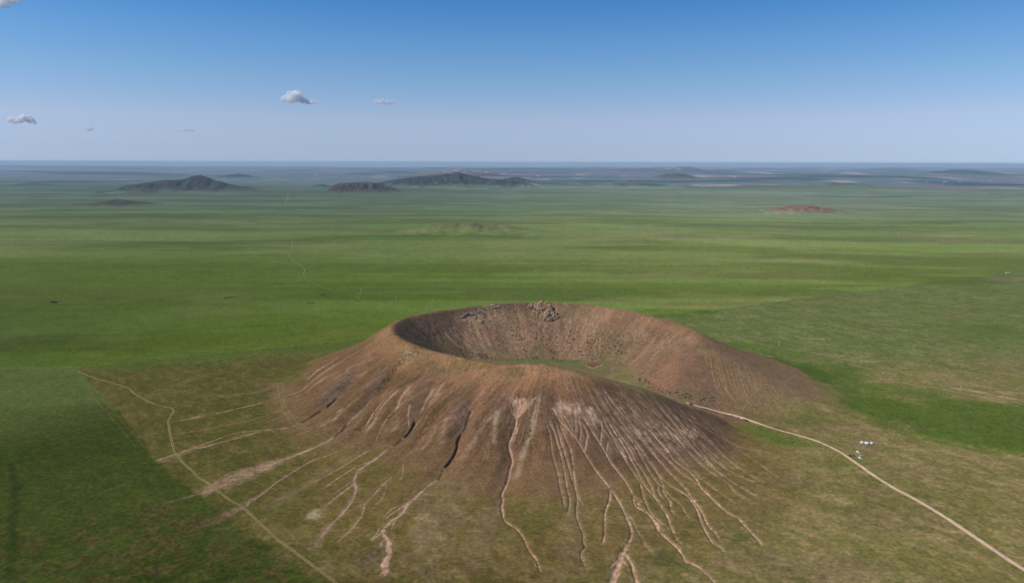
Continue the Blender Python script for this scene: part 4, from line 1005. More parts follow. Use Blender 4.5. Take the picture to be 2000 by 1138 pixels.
def hill(label, sil, yfoot, wy=None, top=(64, 62, 54), low=(72, 92, 46), rough=0.16, seed=1, green=0.35, ymargin=1.0, pale=None, fl=1.0):
    a = np.array(sil, float)
    foot = hit([a[:, 0].mean()], [yfoot])[0]
    Df = foot[1]
    P0 = at_y(a[:, 0], a[:, 1], Df)
    width = P0[:, 0].max() - P0[:, 0].min()
    wy = wy or max(0.30 * width, 120)
    Dc = Df + wy
    P = at_y(a[:, 0], a[:, 1], Dc)
    nx, ny = 150, 80
    gx = np.linspace(P[0, 0], P[-1, 0], nx); gv = np.linspace(-1.0, 1.0, ny)
    GX, GV = np.meshgrid(gx, gv); GY = Dc + GV * wy
    gz = samp(Z, GX, GY)
    crest_z = np.interp(gx, P[:, 0], P[:, 2]); kern = np.array([1, 2, 3, 2, 1.]) / 9
    crest_z = np.convolve(np.pad(crest_z, 2, 'edge'), kern, 'valid')
    sc = width / 9
    bend = (fbm(GX / sc, GX * 0 + seed, seed, 3) - 0.5) * 0.35
    vv = np.clip(np.abs(GV - bend * (1 - GV ** 2)), 0, 1)
    bell = (1 - vv) ** 1.25 * (1 + 0.9 * vv)
    r = np.abs(fbm(GX / (sc * 0.45), GY / (sc * 1.6), seed + 5, 4) - 0.5) * 2
    uu = np.linspace(0, 1, nx); endw = np.minimum(sm(0, 0.12, uu), sm(0, 0.12, 1 - uu))
    hgt = np.maximum(crest_z[None] - gz, 0) * endw[None]
    zz = hgt * bell * (1 - rough * fl * 2.2 * (0.5 - r) * np.sin(np.pi * np.clip(vv * 1.1, 0, 1)))
    zz += hgt * (fbm(GX / (sc * .25), GY / (sc * .25), seed + 9, 3) - 0.5) * 0.10 * bell
    V = np.stack([GX, GY, gz + zz - 1.5], -1).reshape(-1, 3)
    idx = np.arange(nx * ny).reshape(ny, nx)
    F = np.stack([idx[:-1, :-1], idx[:-1, 1:], idx[1:, 1:], idx[1:, :-1]], -1).reshape(-1, 4)
    hm = zz / max(hgt.max(), 1)
    nn = fbm(GX / (sc * .5), GY / (sc * .5), seed + 13, 4)
    mm = sm(green * 0.1, green * 2.2, hm + (nn - 0.5) * 0.45)[..., None]
    base_g = np.stack([samp(col[..., k], GX, GY) for k in range(3)], -1)
    cc = base_g * (1 - mm) + (lin(top) / EF)[None, None] * (0.45 + 1.1 * nn[..., None]) * mm
    gm = (sm(0.5, 0.75, r) * 0.28)[..., None] * mm
    cc = cc * (1 - gm) + (lin(low) / EF) * gm
    if pale is not None:
        pm = (sm(0.56, 0.68, fbm(GX / (sc * .4), GY / (sc * .2), seed + 21, 4)) * sm(0.15, 0.5, hm))[..., None]
        cc = cc * (1 - pm) + (lin(pale) / EF) * pm
    o = link('hill', np_mesh('hill', V, F, M_hill, cc.reshape(-1, 3).astype(np.float32)))
    tag(o, label, 'hill', kind='structure')
    return o


hill('large dark dissected hill with a rounded peak on its right', [(190, 378), (225, 370), (244, 360), (265, 359), (300, 354), (325, 351), (352, 350), (368, 345), (382, 342), (396, 341.5), (408, 345), (425, 352), (450, 359), (480, 366), (520, 373), (600, 379)], 377, seed=3, top=(60, 54, 48), rough=.62, green=.10)
hill('low dark hill with a small hump in front of the large one', [(60, 409), (105, 403), (140, 398), (180, 397.5), (205, 392), (228, 387.5), (245, 390), (270, 395), (305, 403), (350, 408)], 406, seed=7, top=(74, 66, 52), rough=.15, green=.15)
hill('small green knoll left of the flat-topped hill', [(595, 366), (615, 362), (632, 359.5), (648, 363), (680, 367)], 367, seed=9, top=(58, 72, 48), green=.3)
hill('flat-topped brown hill with gullied front', [(630, 372), (650, 362), (662, 357), (700, 355.5), (722, 355), (738, 357), (752, 362), (790, 371)], 377, seed=11, top=(72, 58, 50), rough=.45, green=.12, low=(60, 74, 48))
hill('broad dark hill with a pointed summit in the centre', [(660, 366), (700, 361), (746, 355), (775, 350), (800, 346.5), (830, 344), (858, 341), (880, 339.5), (893, 336), (906, 339), (925, 344), (955, 349), (1000, 352), (1060, 356)], 368, seed=13, top=(52, 51, 46), rough=.6, green=.14)
hill('small dark ridge right of the pointed hill', [(960, 354), (985, 349), (1000, 346), (1013, 345.5), (1028, 350), (1060, 357)], 360, seed=15, top=(52, 54, 48), green=.3)
hill('low flat-topped green ridge in the middle distance', [(1130, 363), (1190, 361), (1204, 358), (1225, 358.5), (1275, 358), (1290, 360), (1320, 364), (1360, 366)], 366, seed=17, top=(58, 70, 48), green=.3, rough=.1)
hill('rounded purple-brown hill far off beyond the crater', [(1235, 352), (1270, 347), (1290, 341), (1318, 338), (1340, 340.5), (1365, 347), (1400, 350)], 352, seed=19, top=(76, 62, 62), green=.25, rough=.14)
hill('low dark green swell on the plain at right', [(1540, 364), (1590, 360), (1625, 357), (1660, 357), (1700, 361), (1760, 364)], 366, seed=21, top=(56, 76, 46), green=.4, rough=.08)
hill('reddish bare mound with two pale patches on the plain', [(1470, 417), (1500, 409), (1520, 405), (1545, 402), (1575, 400), (1600, 403), (1630, 408), (1680, 417)], 420, seed=23, top=(124, 88, 74), green=.25, rough=.35)
hill('low green mound with brown bare patches behind the crater', [(740, 457), (790, 447), (840, 439), (890, 434), (930, 433), (980, 437), (1030, 446), (1090, 456)], 462, seed=25, top=(104, 92, 62), green=.75, rough=.12, pale=(104, 80, 62))
hill('faint low hill far away near the plain edge', [(0, 363), (35, 359), (65, 356.5), (95, 359), (130, 362)], 364, seed=27, top=(56, 70, 50), green=.35, rough=.1)
hill('small distant dark knoll behind the large dissected hill', [(415, 347), (440, 342), (462, 339), (482, 341), (510, 348)], 349, seed=29, top=(60, 60, 58), green=.25, rough=.1)
hill('distant mesa with pale cliff bands beyond the pointed hill', [(790, 338), (840, 335), (880, 332), (930, 331), (960, 334), (990, 341)], 344, wy=1500, seed=31, top=(92, 82, 80), green=.2, pale=(190, 150, 138))
hill('long distant escarpment with pale scars', [(1030, 336), (1120, 333), (1200, 330), (1280, 328.5), (1310, 326), (1345, 325.5), (1368, 330), (1420, 333)], 340, wy=2500, seed=33, top=(84, 82, 84), green=.15, pale=(160, 142, 140))
hill('low far ridge at the right edge of the plain', [(1760, 344), (1810, 338), (1850, 332), (1880, 331), (1910, 334), (1990, 342)], 345, wy=1600, seed=35, top=(60, 74, 66), green=.2, rough=.1)

# ------------------------------------------------------------------ small builders
def bm_obj(name, bm, m, parent=None, smooth=False):
    me = bpy.data.meshes.new(name)
    bmesh.ops.recalc_face_normals(bm, faces=bm.faces[:])
    bm.to_mesh(me); bm.free()
    if smooth:
        for p in me.polygons: p.use_smooth = True
    me.materials.append(m)
    return link(name, me, parent)


def empty(name, loc, rz=0.0, scale=1.0):
    o = bpy.data.objects.new(name, None); C.objects.link(o)
    o.location = loc; o.rotation_euler = (0, 0, rz); o.scale = (scale,) * 3
    o.empty_display_size = 0.5
    return o


def add_box(bm, x0, x1, y0, y1, z0, z1, tx=0.0, ty=0.0):
    v = [bm.verts.new(p) for p in ((x0, y0, z0), (x1, y0, z0), (x1, y1, z0), (x0, y1, z0),
                                   (x0 + tx, y0 + ty, z1), (x1 - tx, y0 + ty, z1), (x1 - tx, y1 - ty, z1), (x0 + tx, y1 - ty, z1))]
    for f in ((3, 2, 1, 0), (4, 5, 6, 7), (0, 1, 5, 4), (1, 2, 6, 5), (2, 3, 7, 6), (3, 0, 4, 7)):
        bm.faces.new([v[i] for i in f])


def add_cyl(bm, p0, p1, r0, r1, n=10, cap=True):
    p0 = Vector(p0); p1 = Vector(p1); ax = (p1 - p0).normalized()
    s = ax.orthogonal().normalized(); t = ax.cross(s)
    a = []; b = []
    for i in range(n):
        an = 2 * math.pi * i / n; d = s * math.cos(an) + t * math.sin(an)
        a.append(bm.verts.new(p0 + d * r0)); b.append(bm.verts.new(p1 + d * r1))
    for i in range(n):
        bm.faces.new((a[i], a[(i + 1) % n], b[(i + 1) % n], b[i]))
    if cap:
        bm.faces.new(a[::-1]); bm.faces.new(b)


def add_lathe(bm, prof, n=28):
    rings = []
    for r, z in prof:
        if r < 1e-4: rings.append([bm.verts.new((0, 0, z))])
        else: rings.append([bm.verts.new((r * math.cos(2 * math.pi * i / n), r * math.sin(2 * math.pi * i / n), z)) for i in range(n)])
    for a, b in zip(rings, rings[1:]):
        for i in range(n):
            j = (i + 1) % n
            if len(a) == 1: bm.faces.new((a[0], b[i], b[j]))
            elif len(b) == 1: bm.faces.new((a[i], a[j], b[0]))
            else: bm.faces.new((a[i], a[j], b[j], b[i]))


def add_loft(bm, secs):
    """secs: list of closed rings (same count)"""
    R_ = [[bm.verts.new(p) for p in s] for s in secs]
    n = len(R_[0])
    for a, b in zip(R_, R_[1:]):
        for i in range(n):
            bm.faces.new((a[i], a[(i + 1) % n], b[(i + 1) % n], b[i]))
    bm.faces.new(R_[0][::-1]); bm.faces.new(R_[-1])


def copy_tree(o, parent=None):
    c = o.copy(); C.objects.link(c)
    if parent is not None: c.parent = parent
    for ch in list(o.children): copy_tree(ch, c)
    return c


def ground_at(px, py):
    return Vector(hit([px], [py])[0])


def gz(x, y):
    return float(samp(Z, np.array([x]), np.array([y]))[0])


def slope_n(x, y, e=1.5):
    dx = (gz(x + e, y) - gz(x - e, y)) / (2 * e); dy = (gz(x, y + e) - gz(x, y - e)) / (2 * e)
    return Vector((-dx, -dy, 1)).normalized()


M_white = mat('white_felt', (0.80, 0.79, 0.76), 0.8, noise=[(2.0, 0.06)])
M_felt_dark = mat('dark_felt', (0.06, 0.06, 0.065), 0.9)
M_wood = mat('painted_wood', (0.30, 0.12, 0.06), 0.6)
M_rope = mat('band_rope', (0.45, 0.38, 0.28), 0.9)
M_glass = mat('car_glass', (0.015, 0.017, 0.02), 0.35, spec=0.2, noise=[(1, 0.02)])
M_rubber = mat('tyre_rubber', (0.02, 0.02, 0.02), 0.9)
M_rim = mat('wheel_metal', (0.45, 0.45, 0.46), 0.35, metal=0.8)
M_lamp = mat('lamp_lens', (0.75, 0.75, 0.72), 0.15, spec=0.5)
M_red = mat('red_lens', (0.35, 0.02, 0.02), 0.2, spec=0.5)
M_trim = mat('black_trim', (0.025, 0.025, 0.027), 0.6)
PAINT = {'black': mat('black_paint', (0.012, 0.012, 0.014), 0.25, spec=0.5, noise=[(1, 0.05)]),
         'grey': mat('dark_grey_paint', (0.06, 0.062, 0.066), 0.3, spec=0.5, noise=[(1, 0.05)]),
         'white': mat('white_paint', (0.85, 0.84, 0.81), 0.5, spec=0.2, noise=[(1, 0.03)])}

# ------------------------------------------------------------------ vehicles


def vehicle(kind, paint, loc, rz, label, group=None):
    """x forward; built around the wheelbase centre"""
    root = empty('parked_car' if kind != 'van' else 'parked_van', loc, rz)
    tag(root, label, 'car' if kind != 'van' else 'van', group)
    Lg, W, Hh = {'suv': (4.7, 1.9, 1.75), 'sedan': (4.6, 1.8, 1.45), 'van': (5.2, 1.95, 2.2)}[kind]
    h2 = W / 2
    beltz = {'suv': 1.02, 'sedan': 0.9, 'van': 1.15}[kind]
    # stations: x, half width at sill, half width at top, z top of lower body
    f = Lg / 2
    st_ = {'suv': [(-f, .86, .80, .95), (-f + .15, .95, .9, beltz), (0.55, .97, .92, beltz), (1.0, .97, .92, beltz), (f - .25, .93, .85, .92), (f, .82, .72, .78)],
           'sedan': [(-f, .84, .78, .82), (-f + .2, .94, .86, .95), (-1.2, .96, .9, beltz), (0.9, .96, .9, beltz), (f - .3, .92, .84, .78), (f, .8, .7, .66)],
           'van': [(-f, .93, .9, beltz), (-f + .1, .97, .95, beltz), (1.3, .98, .95, beltz), (1.75, .97, .93, 1.1), (f - .15, .92, .86, .95), (f, .84, .76, .8)]}[kind]
    bm = bmesh.new()
    secs = []
    for x, a, b, z in st_:
        a *= h2; b *= h2
        secs.append([(x, -a, .28), (x, a, .28), (x, a * 1.02, .6), (x, b, z), (x, -b, z), (x, -a * 1.02, .6)])
    add_loft(bm, secs)
    # roof skin and pillars
    r0, r1 = {'suv': (-f + .35, .35), 'sedan': (-1.15, .25), 'van': (-f + .12, 1.05)}[kind]
    c0, c1 = {'suv': (-f + .08, 1.15), 'sedan': (-1.85, 1.1), 'van': (-f + .03, 1.75)}[kind]
    wt = h2 * .78 if kind != 'van' else h2 * .86; wb = h2 * .9
    add_box(bm, r0, r1, -wt, wt, Hh - .06, Hh, .05, .05)
    if kind == 'van': add_box(bm, c0 + .02, .15, -wb, wb, beltz - .03, Hh - .02, .04, .05)
    for sx, sy in ((0, 1), (0, -1), (1, 1), (1, -1)):
        xb = c1 if sx else c0; xt = r1 if sx else r0
        add_cyl(bm, (xb, sy * wb, beltz - .02), (xt, sy * wt, Hh - .04), .055, .05, 6)
    for sy in (1, -1):
        xm_ = (c0 + c1) / 2 - .1
        add_cyl(bm, (xm_, sy * wb, beltz - .02), ((r0 + r1) / 2, sy * wt, Hh - .04), .05, .045, 6)
    bm_obj('body', bm, PAINT[paint], root)
    # glasshouse: windscreen, rear window, two sides
    def quad(name, pts):
        b = bmesh.new(); vs = [b.verts.new(p) for p in pts]; b.faces.new(vs)
        g = bmesh.ops.extrude_face_region(b, geom=b.faces[:])
        n = (Vector(pts[1]) - Vector(pts[0])).cross(Vector(pts[3]) - Vector(pts[0])).normalized()
        bmesh.ops.translate(b, vec=-n * .02, verts=[e for e in g['geom'] if isinstance(e, bmesh.types.BMVert)])
        bm_obj(name, b, M_glass, root)
    e_ = .03
    quad('windscreen', [(c1 - e_, -wb * .95, beltz), (c1 - e_, wb * .95, beltz), (r1, wt * .95, Hh - .06), (r1, -wt * .95, Hh - .06)])
    quad('rear_window', [(c0 + e_, wb * .95, beltz), (c0 + e_, -wb * .95, beltz), (r0, -wt * .95, Hh - .06), (r0, wt * .95, Hh - .06)])
    for sy in (1, -1):
        p = [(.2, sy * wb, beltz), (c1 - .1, sy * wb, beltz), (r1 - .05, sy * wt, Hh - .07), (.2, sy * wt, Hh - .07)] if kind == 'van' else [(c0 + .1, sy * wb, beltz), (c1 - .1, sy * wb, beltz), (r1 - .05, sy * wt, Hh - .07), (r0 + .08, sy * wt, Hh - .07)]
        quad('side_window', p if sy < 0 else p[::-1])
    wr = .36 if kind != 'sedan' else .32
    for sx in (-1, 1):
        for sy in (-1, 1):
            wx = sx * Lg * .30; wy_ = sy * (h2 - .1)
            w = bpy.data.objects.new('wheel', None); C.objects.link(w); w.parent = root; w.location = (wx, wy_, wr)
            b = bmesh.new(); add_cyl(b, (0, -.12, 0), (0, .12, 0), wr, wr, 16); bm_obj('tyre', b, M_rubber, w)
            b = bmesh.new(); add_cyl(b, (0, sy * .10, 0), (0, sy * .135, 0), wr * .62, wr * .58, 12); bm_obj('rim', b, M_rim, w)
    for sy in (-1, 1):
        b = bmesh.new(); add_box(b, f - .12, f + .02, sy * h2 * .62 - .16, sy * h2 * .62 + .16, .62, .76); bm_obj('headlight', b, M_lamp, root)
        b = bmesh.new(); add_box(b, -f - .02, -f + .06, sy * h2 * .70 - .1, sy * h2 * .70 + .1, .68, .88); bm_obj('tail_light', b, M_red, root)
    for sx, nm in ((1, 'front_bumper'), (-1, 'rear_bumper')):
        b = bmesh.new(); add_box(b, sx * f - (.10 if sx > 0 else .06), sx * f + (.06 if sx > 0 else .10), -h2 * .84, h2 * .84, .32, .56, .01, .03); bm_obj(nm, b, M_trim, root)
    return root


def road_dir(px, py, qx, qy):
    a = ground_at(px, py); b = ground_at(qx, qy)
    return math.atan2(b.y - a.y, b.x - a.x)


def park(kind, paint, px, py, rz, label):
    p = ground_at(px, py)
    o = vehicle(kind, paint, (p.x, p.y, p.z + .22), rz, label)
    n = slope_n(p.x, p.y)
    o.rotation_euler = (n.to_track_quat('Z', 'Y').to_matrix() @ Matrix.Rotation(rz - 0.0, 3, 'Z')).to_euler()
    q = Vector((math.cos(rz), math.sin(rz), 0)); xa = (q - n * q.dot(n)).normalized(); ya = n.cross(xa)
    o.rotation_euler = Matrix((xa, ya, n)).transposed().to_euler()
    return o


rd = road_dir(1385, 798, 1452, 816)
park('suv', 'black', 1350, 789.5, road_dir(1340, 786, 1385, 798), 'black car highest up the road, at the mouth of the crater')
park('van', 'white', 1427, 811, rd, 'plain white van on the narrow road below the crater mouth')
park('suv', 'white', 1448, 818.5, rd + .5, 'white car with dark windows just behind a black car on the road')
park('suv', 'black', 1458, 821.5, rd, 'black car on the road, the lowest of the queue under the crater')
park('suv', 'black', 1661, 890.5, road_dir(1658, 894, 1680, 909) + .1, 'black car at the road edge nearest the bend, beside the tents')
park('sedan', 'grey', 1668, 890.5, road_dir(1658, 894, 1680, 909), 'dark grey car between the black car and the white ones by the road')
park('van', 'white', 1676, 884, math.radians(-62), 'white van facing downhill alone between tents and parked cars')
park('sedan', 'white', 1680.5, 890.5, math.radians(12), 'white car parked behind the white van with a dark windscreen')
park('van', 'white', 1680, 895.5, math.radians(-70), 'white van with a big dark windscreen nearest the camera by the road')

# ------------------------------------------------------------------ tents


def yurt(px, py, r, hw, hr, label, dark):
    p = ground_at(px, py)
    root = empty('yurt', (p.x, p.y, p.z - .05), math.radians(-90)); tag(root, label, 'tent', 'round white tents in a row')
    b = bmesh.new(); add_lathe(b, [(r * .98, -.3), (r * .99, .0), (r, hw * .5), (r * .99, hw)]); bm_obj('wall', b, M_white, root, True)
    b = bmesh.new(); add_lathe(b, [(r * 1.03, hw - .12), (r * 1.04, hw), (r * .86, hw + hr * .32), (r * .55, hw + hr * .68), (r * .24, hw + hr * .93), (0, hw + hr)]); rf = bm_obj('roof', b, M_white, root, True)
    b = bmesh.new()
    if dark:
        add_box(b, -r * .32, r * .18, -r * .42, r * .42, hw + hr * .74, hw + hr * 1.06, .1, .1)
    else:
        add_lathe(b, [(r * .2, hw + hr * .92), (r * .21, hw + hr * 1.0), (r * .14, hw + hr * 1.06), (0, hw + hr * 1.08)], 14)
    bm_obj('crown_cover', b, M_felt_dark if dark else M_white, rf)
    for z in (.35, .75):
        b = bmesh.new(); add_lathe(b, [(r * 1.005, hw * z - .05), (r * 1.012, hw * z), (r * 1.005, hw * z + .05)]); bm_obj('band', b, M_rope, root)
    b = bmesh.new(); add_box(b, r * .95, r * 1.03, -.45, .45, 0, min(1.6, hw * .95)); bm_obj('door', b, M_wood, root)
    return root


yurt(1683.5, 864.6, 2.25, 1.5, 1.3, 'small white round tent at the left end of the row of three', False)
yurt(1693, 866, 3.1, 1.9, 1.7, 'largest white round tent with a dark crown, middle of three', True)
yurt(1702.5, 865.8, 2.25, 1.5, 1.25, 'small white round tent at the right end of the row of three', False)

# ------------------------------------------------------------------ people
SKIN = mat('skin', (0.42, 0.26, 0.18), 0.6)
HAIR = mat('hair', (0.015, 0.012, 0.01), 0.7)
CLOTH = {'white': mat('white_cloth', (0.78, 0.76, 0.72), 0.9), 'pale': mat('pale_cloth', (0.62, 0.58, 0.52), 0.9), 'blue': mat('blue_cloth', (0.05, 0.08, 0.16), 0.9), 'dark': mat('dark_cloth', (0.04, 0.04, 0.045), 0.9)}


def skin_mesh(name, pts, edges, rad, m, parent, root=0):
    me = bpy.data.meshes.new(name); me.from_pydata(pts, edges, []); me.update()
    o = link(name, me, parent)
    sk = o.modifiers.new('skin', 'SKIN'); sk.use_smooth_shade = True
    for i, r in enumerate(rad): me.skin_vertices[0].data[i].radius = (r, r) if not isinstance(r, tuple) else r
    me.skin_vertices[0].data[root].use_root = True
    sb = o.modifiers.new('sub', 'SUBSURF'); sb.levels = 1; sb.render_levels = 1
    me.materials.append(m)
    return o


def person(px, py, rz, top, bottom, label, stride=0.12):
    p = ground_at(px, py)
    r = empty('person', (p.x, p.y, p.z), rz); tag(r, label, 'person')
    s = stride
    P = [(0, 0, .95), (0, 0, 1.15), (0, 0, 1.40), (0, 0, 1.52), (.015, 0, 1.62), (.01, 0, 1.72),
         (0, .11, .90), (s * .55, .11, .50), (s * .4, .11, .09), (s * .4 + .17, .12, .04),
         (0, -.11, .90), (-s * .2, -.11, .50), (-s, -.11, .09), (-s + .17, -.12, .04),
         (0, .19, 1.40), (-.04, .25, 1.12), (.08, .26, .88), (.12, .26, .78),
         (0, -.19, 1.40), (.03, -.25, 1.12), (.16, -.25, .90), (.2, -.25, .80)]
    E = [(0, 1), (1, 2), (2, 3), (3, 4), (4, 5), (0, 6), (6, 7), (7, 8), (8, 9), (0, 10), (10, 11), (11, 12), (12, 13), (2, 14), (14, 15), (15, 16), (16, 17), (2, 18), (18, 19), (19, 20), (20, 21)]
    Rr = [.14, .13, .14, .055, .09, .085, .085, .06, .045, .035, .085, .06, .045, .035, .06, .045, .035, .03, .06, .045, .035, .03]
    skin_mesh('body', P, E, Rr, SKIN, r)
    idx = [0, 1, 2, 14, 15, 16, 18, 19, 20]
    mp = {v: i for i, v in enumerate(idx)}
    skin_mesh('jacket', [P[i] for i in idx], [(mp[a], mp[b]) for a, b in E if a in mp and b in mp], [Rr[i] + .025 for i in idx], CLOTH[top], r)
    idx = [0, 6, 7, 8, 10, 11, 12]; mp = {v: i for i, v in enumerate(idx)}
    skin_mesh('trousers', [(*P[i][:2], P[i][2] - .02) for i in idx], [(mp[a], mp[b]) for a, b in E if a in mp and b in mp], [Rr[i] + .02 for i in idx], CLOTH[bottom], r)
    b = bmesh.new(); bmesh.ops.create_icosphere(b, subdivisions=2, radius=.115)
    for v in b.verts:
        v.co.z = max(v.co.z, -.02); v.co += Vector((-.015, 0, 1.695))
    bm_obj('hair', b, HAIR, r, True)
    return r


person(1036, 714.5, 1.2, 'white', 'pale', 'person in white standing at the west end of the rim path')
person(1053, 714.5, .4, 'pale', 'dark', 'person in pale clothes walking along the rim path in mid-group')
person(1070, 718, -.6, 'white', 'pale', 'person in white standing apart on the dark slope below the rim path')
person(1339.5, 785, 2.4, 'white', 'dark', 'person in white walking up the road above the highest black car')
person(1356.5, 787, .8, 'white', 'blue', 'person in a white top beside the highest black car')
person(1686.5, 896.8, -1.0, 'white', 'dark', 'person in white next to the nearest white van')

# ------------------------------------------------------------------ power poles
M_conc = mat('pole_concrete', (0.55, 0.53, 0.48), 0.85)
M_ceram = mat('insulator_ceramic', (0.6, 0.6, 0.6), 0.3)


def pole(px, py, hp, rz, label, twin=False):
    p = ground_at(px, py)
    r = empty('utility_pole', (p.x, p.y, p.z - .4), rz); tag(r, label, 'utility pole', 'poles of the power lines')
    for dx in ((-1.6, 1.6) if twin else (0,)):
        b = bmesh.new(); add_cyl(b, (dx, 0, 0), (dx, 0, hp), .34, .22, 10); bm_obj('shaft', b, M_conc, r, True)
    b = bmesh.new(); add_box(b, -2.4, 2.4, -.12, .12, hp - 1.5, hp - 1.22); arm_ = bm_obj('crossarm', b, M_conc, r)
    for dx in (-2.1, 0, 2.1):
        b = bmesh.new(); add_lathe(b, [(0, 0), (.16, 0), (.12, .1), (.17, .2), (.08, .42), (0, .46)], 10); i_ = bm_obj('insulator', b, M_ceram, arm_, True)
        i_.location = (dx, 0, hp - 1.22) if dx else (0, 0, hp - 1.22)
    return r


pole(1521, 678, 14.5, .5, 'twin-shaft concrete power pole just behind the right arm of the cone', True)
pole(1682, 716, 15.5, .5, 'single concrete power pole on the green plain beside the pale stripes')
pole(1876, 767, 15, .5, 'concrete power pole standing in the pale stripes at the right')
pole(705, 574, 16, -.3, 'thin power pole farthest from the crater on the left plain')
pole(773.5, 586, 14.5, -.3, 'thin power pole between two others just left of the rim')
pole(846, 593, 13.5, -.3, 'thin power pole closest to the crater rim behind it')

# ------------------------------------------------------------------ rocks
M_rock = mat('tuff_rock', (0.34, 0.215, 0.115), 0.95, noise=[(0.25, 0.35), (1.0, 0.25)], bump=(0.5, 0.8, 1.0))
M_rock_g = mat('grey_rock', (0.25, 0.185, 0.14), 0.95, noise=[(0.3, 0.3), (1.0, 0.25)], bump=(0.6, 0.8, 0.6))
M_rock_p = mat('pale_rock', (0.38, 0.31, 0.19), 0.95, noise=[(0.4, 0.35), (1.2, 0.25)], bump=(0.6, 0.8, 0.6))


def add_rock(bm, c, r, seed, sub=2, squash=(1, 1, 1)):
    rr = random.Random(seed)
    q = Matrix.Rotation(rr.uniform(0, 6.28), 3, Vector((rr.uniform(-1, 1), rr.uniform(-1, 1), rr.uniform(-1, 1))).normalized())
    res = bmesh.ops.create_icosphere(bm, subdivisions=sub, radius=1.0)
    pl = [(Vector((rr.uniform(-1, 1), rr.uniform(-1, 1), rr.uniform(-1, 1))).normalized(), rr.uniform(.55, .9)) for _ in range(9)]
    for v in res['verts']:
        p = v.co.copy()
        for n, d in pl:
            e = p.dot(n) - d
            if e > 0: p -= n * e
        p = q @ p
        v.co = Vector((p.x * squash[0] * r, p.y * squash[1] * r, p.z * squash[2] * r)) + c


# the crag under the far rim: one knobbly mass of outcrop
crag_c = ground_at(1062, 607)
bm = bmesh.new()
k_ = 0
spine = [(1036, 601), (1042, 606), (1047, 612), (1053, 616), (1060, 620), (1067, 622), (1074, 624), (1080, 624), (1086, 621), (1084, 614), (1078, 608), (1072, 603), (1066, 597), (1060, 593), (1054, 594), (1048, 597), (1042, 599)]
inner = [(1050, 601), (1056, 600), (1062, 601), (1068, 604), (1054, 607), (1060, 608), (1066, 610), (1072, 611), (1060, 615), (1067, 617), (1074, 617), (1079, 616), (1052, 611), (1058, 596), (1064, 606)]
for lst, r0_, n_ in ((spine, 5.4, 6), (inner, 7.6, 6)):
    for (x_, y_) in lst:
        for j_ in range(n_):
            p = ground_at(x_ + random.uniform(-4, 4), y_ + random.uniform(-2.6, 2.6))
            rr_ = r0_ * random.choice((.35, .5, .6, .8, 1.1))
            add_rock(bm, p + Vector((0, 0, rr_ * (-.05 if r0_ < 6 else .12))), rr_, k_, 3, (1, 1, random.uniform(.8, 1.3))); k_ += 1
# rounded hump behind the broken face
for j_ in range(16):
    p = ground_at(1061 + random.uniform(-11, 11), 596 + random.uniform(-1, 5))
    add_rock(bm, p + Vector((0, 0, 0.5)), random.uniform(4.5, 7.5), 500 + j_, 3)
from mathutils import noise as mnoise
bm.normal_update()
for v in bm.verts:
    v.co += v.normal * (mnoise.noise(v.co * 0.55) * 1.1 + mnoise.noise(v.co * 1.7) * 0.55)
o = bm_obj('rock_outcrop', bm, M_rock)
tag(o, 'big knobbly tan crag of bedded rock just under the far crater rim', 'rock outcrop')
for lab, pts, r_, m_, grp in (
        ('dark-footed grey boulder leftmost in the row of three ledges', [(902, 618.5), (904.5, 619)], 3.0, M_rock_g, None),
        ('middle brown ledge of three under the rim', [(908.5, 615), (911.5, 614), (913, 613)], 3.2, M_rock_g, None),
        ('largest grey ledge of three, with a black hollow beneath', [(918, 614), (921.5, 614.5), (925, 614.5), (919, 611.5)], 3.3, M_rock_g, None),
        ('yellow-lichened block standing right of the three ledges', [(928, 621), (929, 618.5)], 2.4, M_rock_p, None),
        ('cream jagged boulders below the lichened block', [(938.5, 628), (940, 629), (943, 627)], 2.5, M_rock_p, None),
        ('slender pale rock rib leaning downhill left of the cream blocks', [(943, 612), (945, 614.5), (947, 619)], 2.2, M_rock_g, None),
        ('cream rocks in a clump close to the skyline', [(960, 598), (962, 602), (963, 597)], 2.4, M_rock_p, None),
        ('forked grey and cream rock right of the skyline clump', [(967, 600), (969.5, 599)], 2.2, M_rock_p, None),
        ('single cream boulder nearest the big crag on its left', [(975, 598.5)], 2.2, M_rock_p, None),
        ('small tan block above the pale rib', [(934.5, 608)], 2.2, M_rock_p, None),
        ('grey-green rubble knoll on the outer left rim', [(795, 691), (798, 689.5), (801, 690.5), (804, 691), (797, 694), (792, 693), (812, 691)], 2.0, M_rock_p, None),
        ('pale blocks in the talus of the right inner wall', [(1283, 683), (1287, 687), (1291, 680), (1288, 684)], 1.3, M_rock_p, None)):
    b = bmesh.new()
    for (x_, y_) in pts:
        for j_ in range(3):
            p = ground_at(x_ + random.uniform(-1.4, 1.4), y_ + random.uniform(-.7, .7))
            s_ = r_ * random.uniform(.6, 1.1)
            add_rock(b, p + Vector((0, -.2 * s_, s_ * .30)), s_, k_, 2, (1.2, 1, .9)); k_ += 1
    tag(bm_obj('boulder', b, m_), lab, 'boulder')

# ------------------------------------------------------------------ shrubs
M_shrub = mat('dark_shrub_leaf', (0.062, 0.047, 0.030), 0.95, noise=[(1.5, 0.4)])
M_shrub_g = mat('green_shrub_leaf', (0.030, 0.062, 0.014), 0.95, noise=[(1.0, 0.4)])
M_shrub_y = mat('yellow_herb_leaf', (0.15, 0.19, 0.03), 0.95, noise=[(0.8, 0.4)])


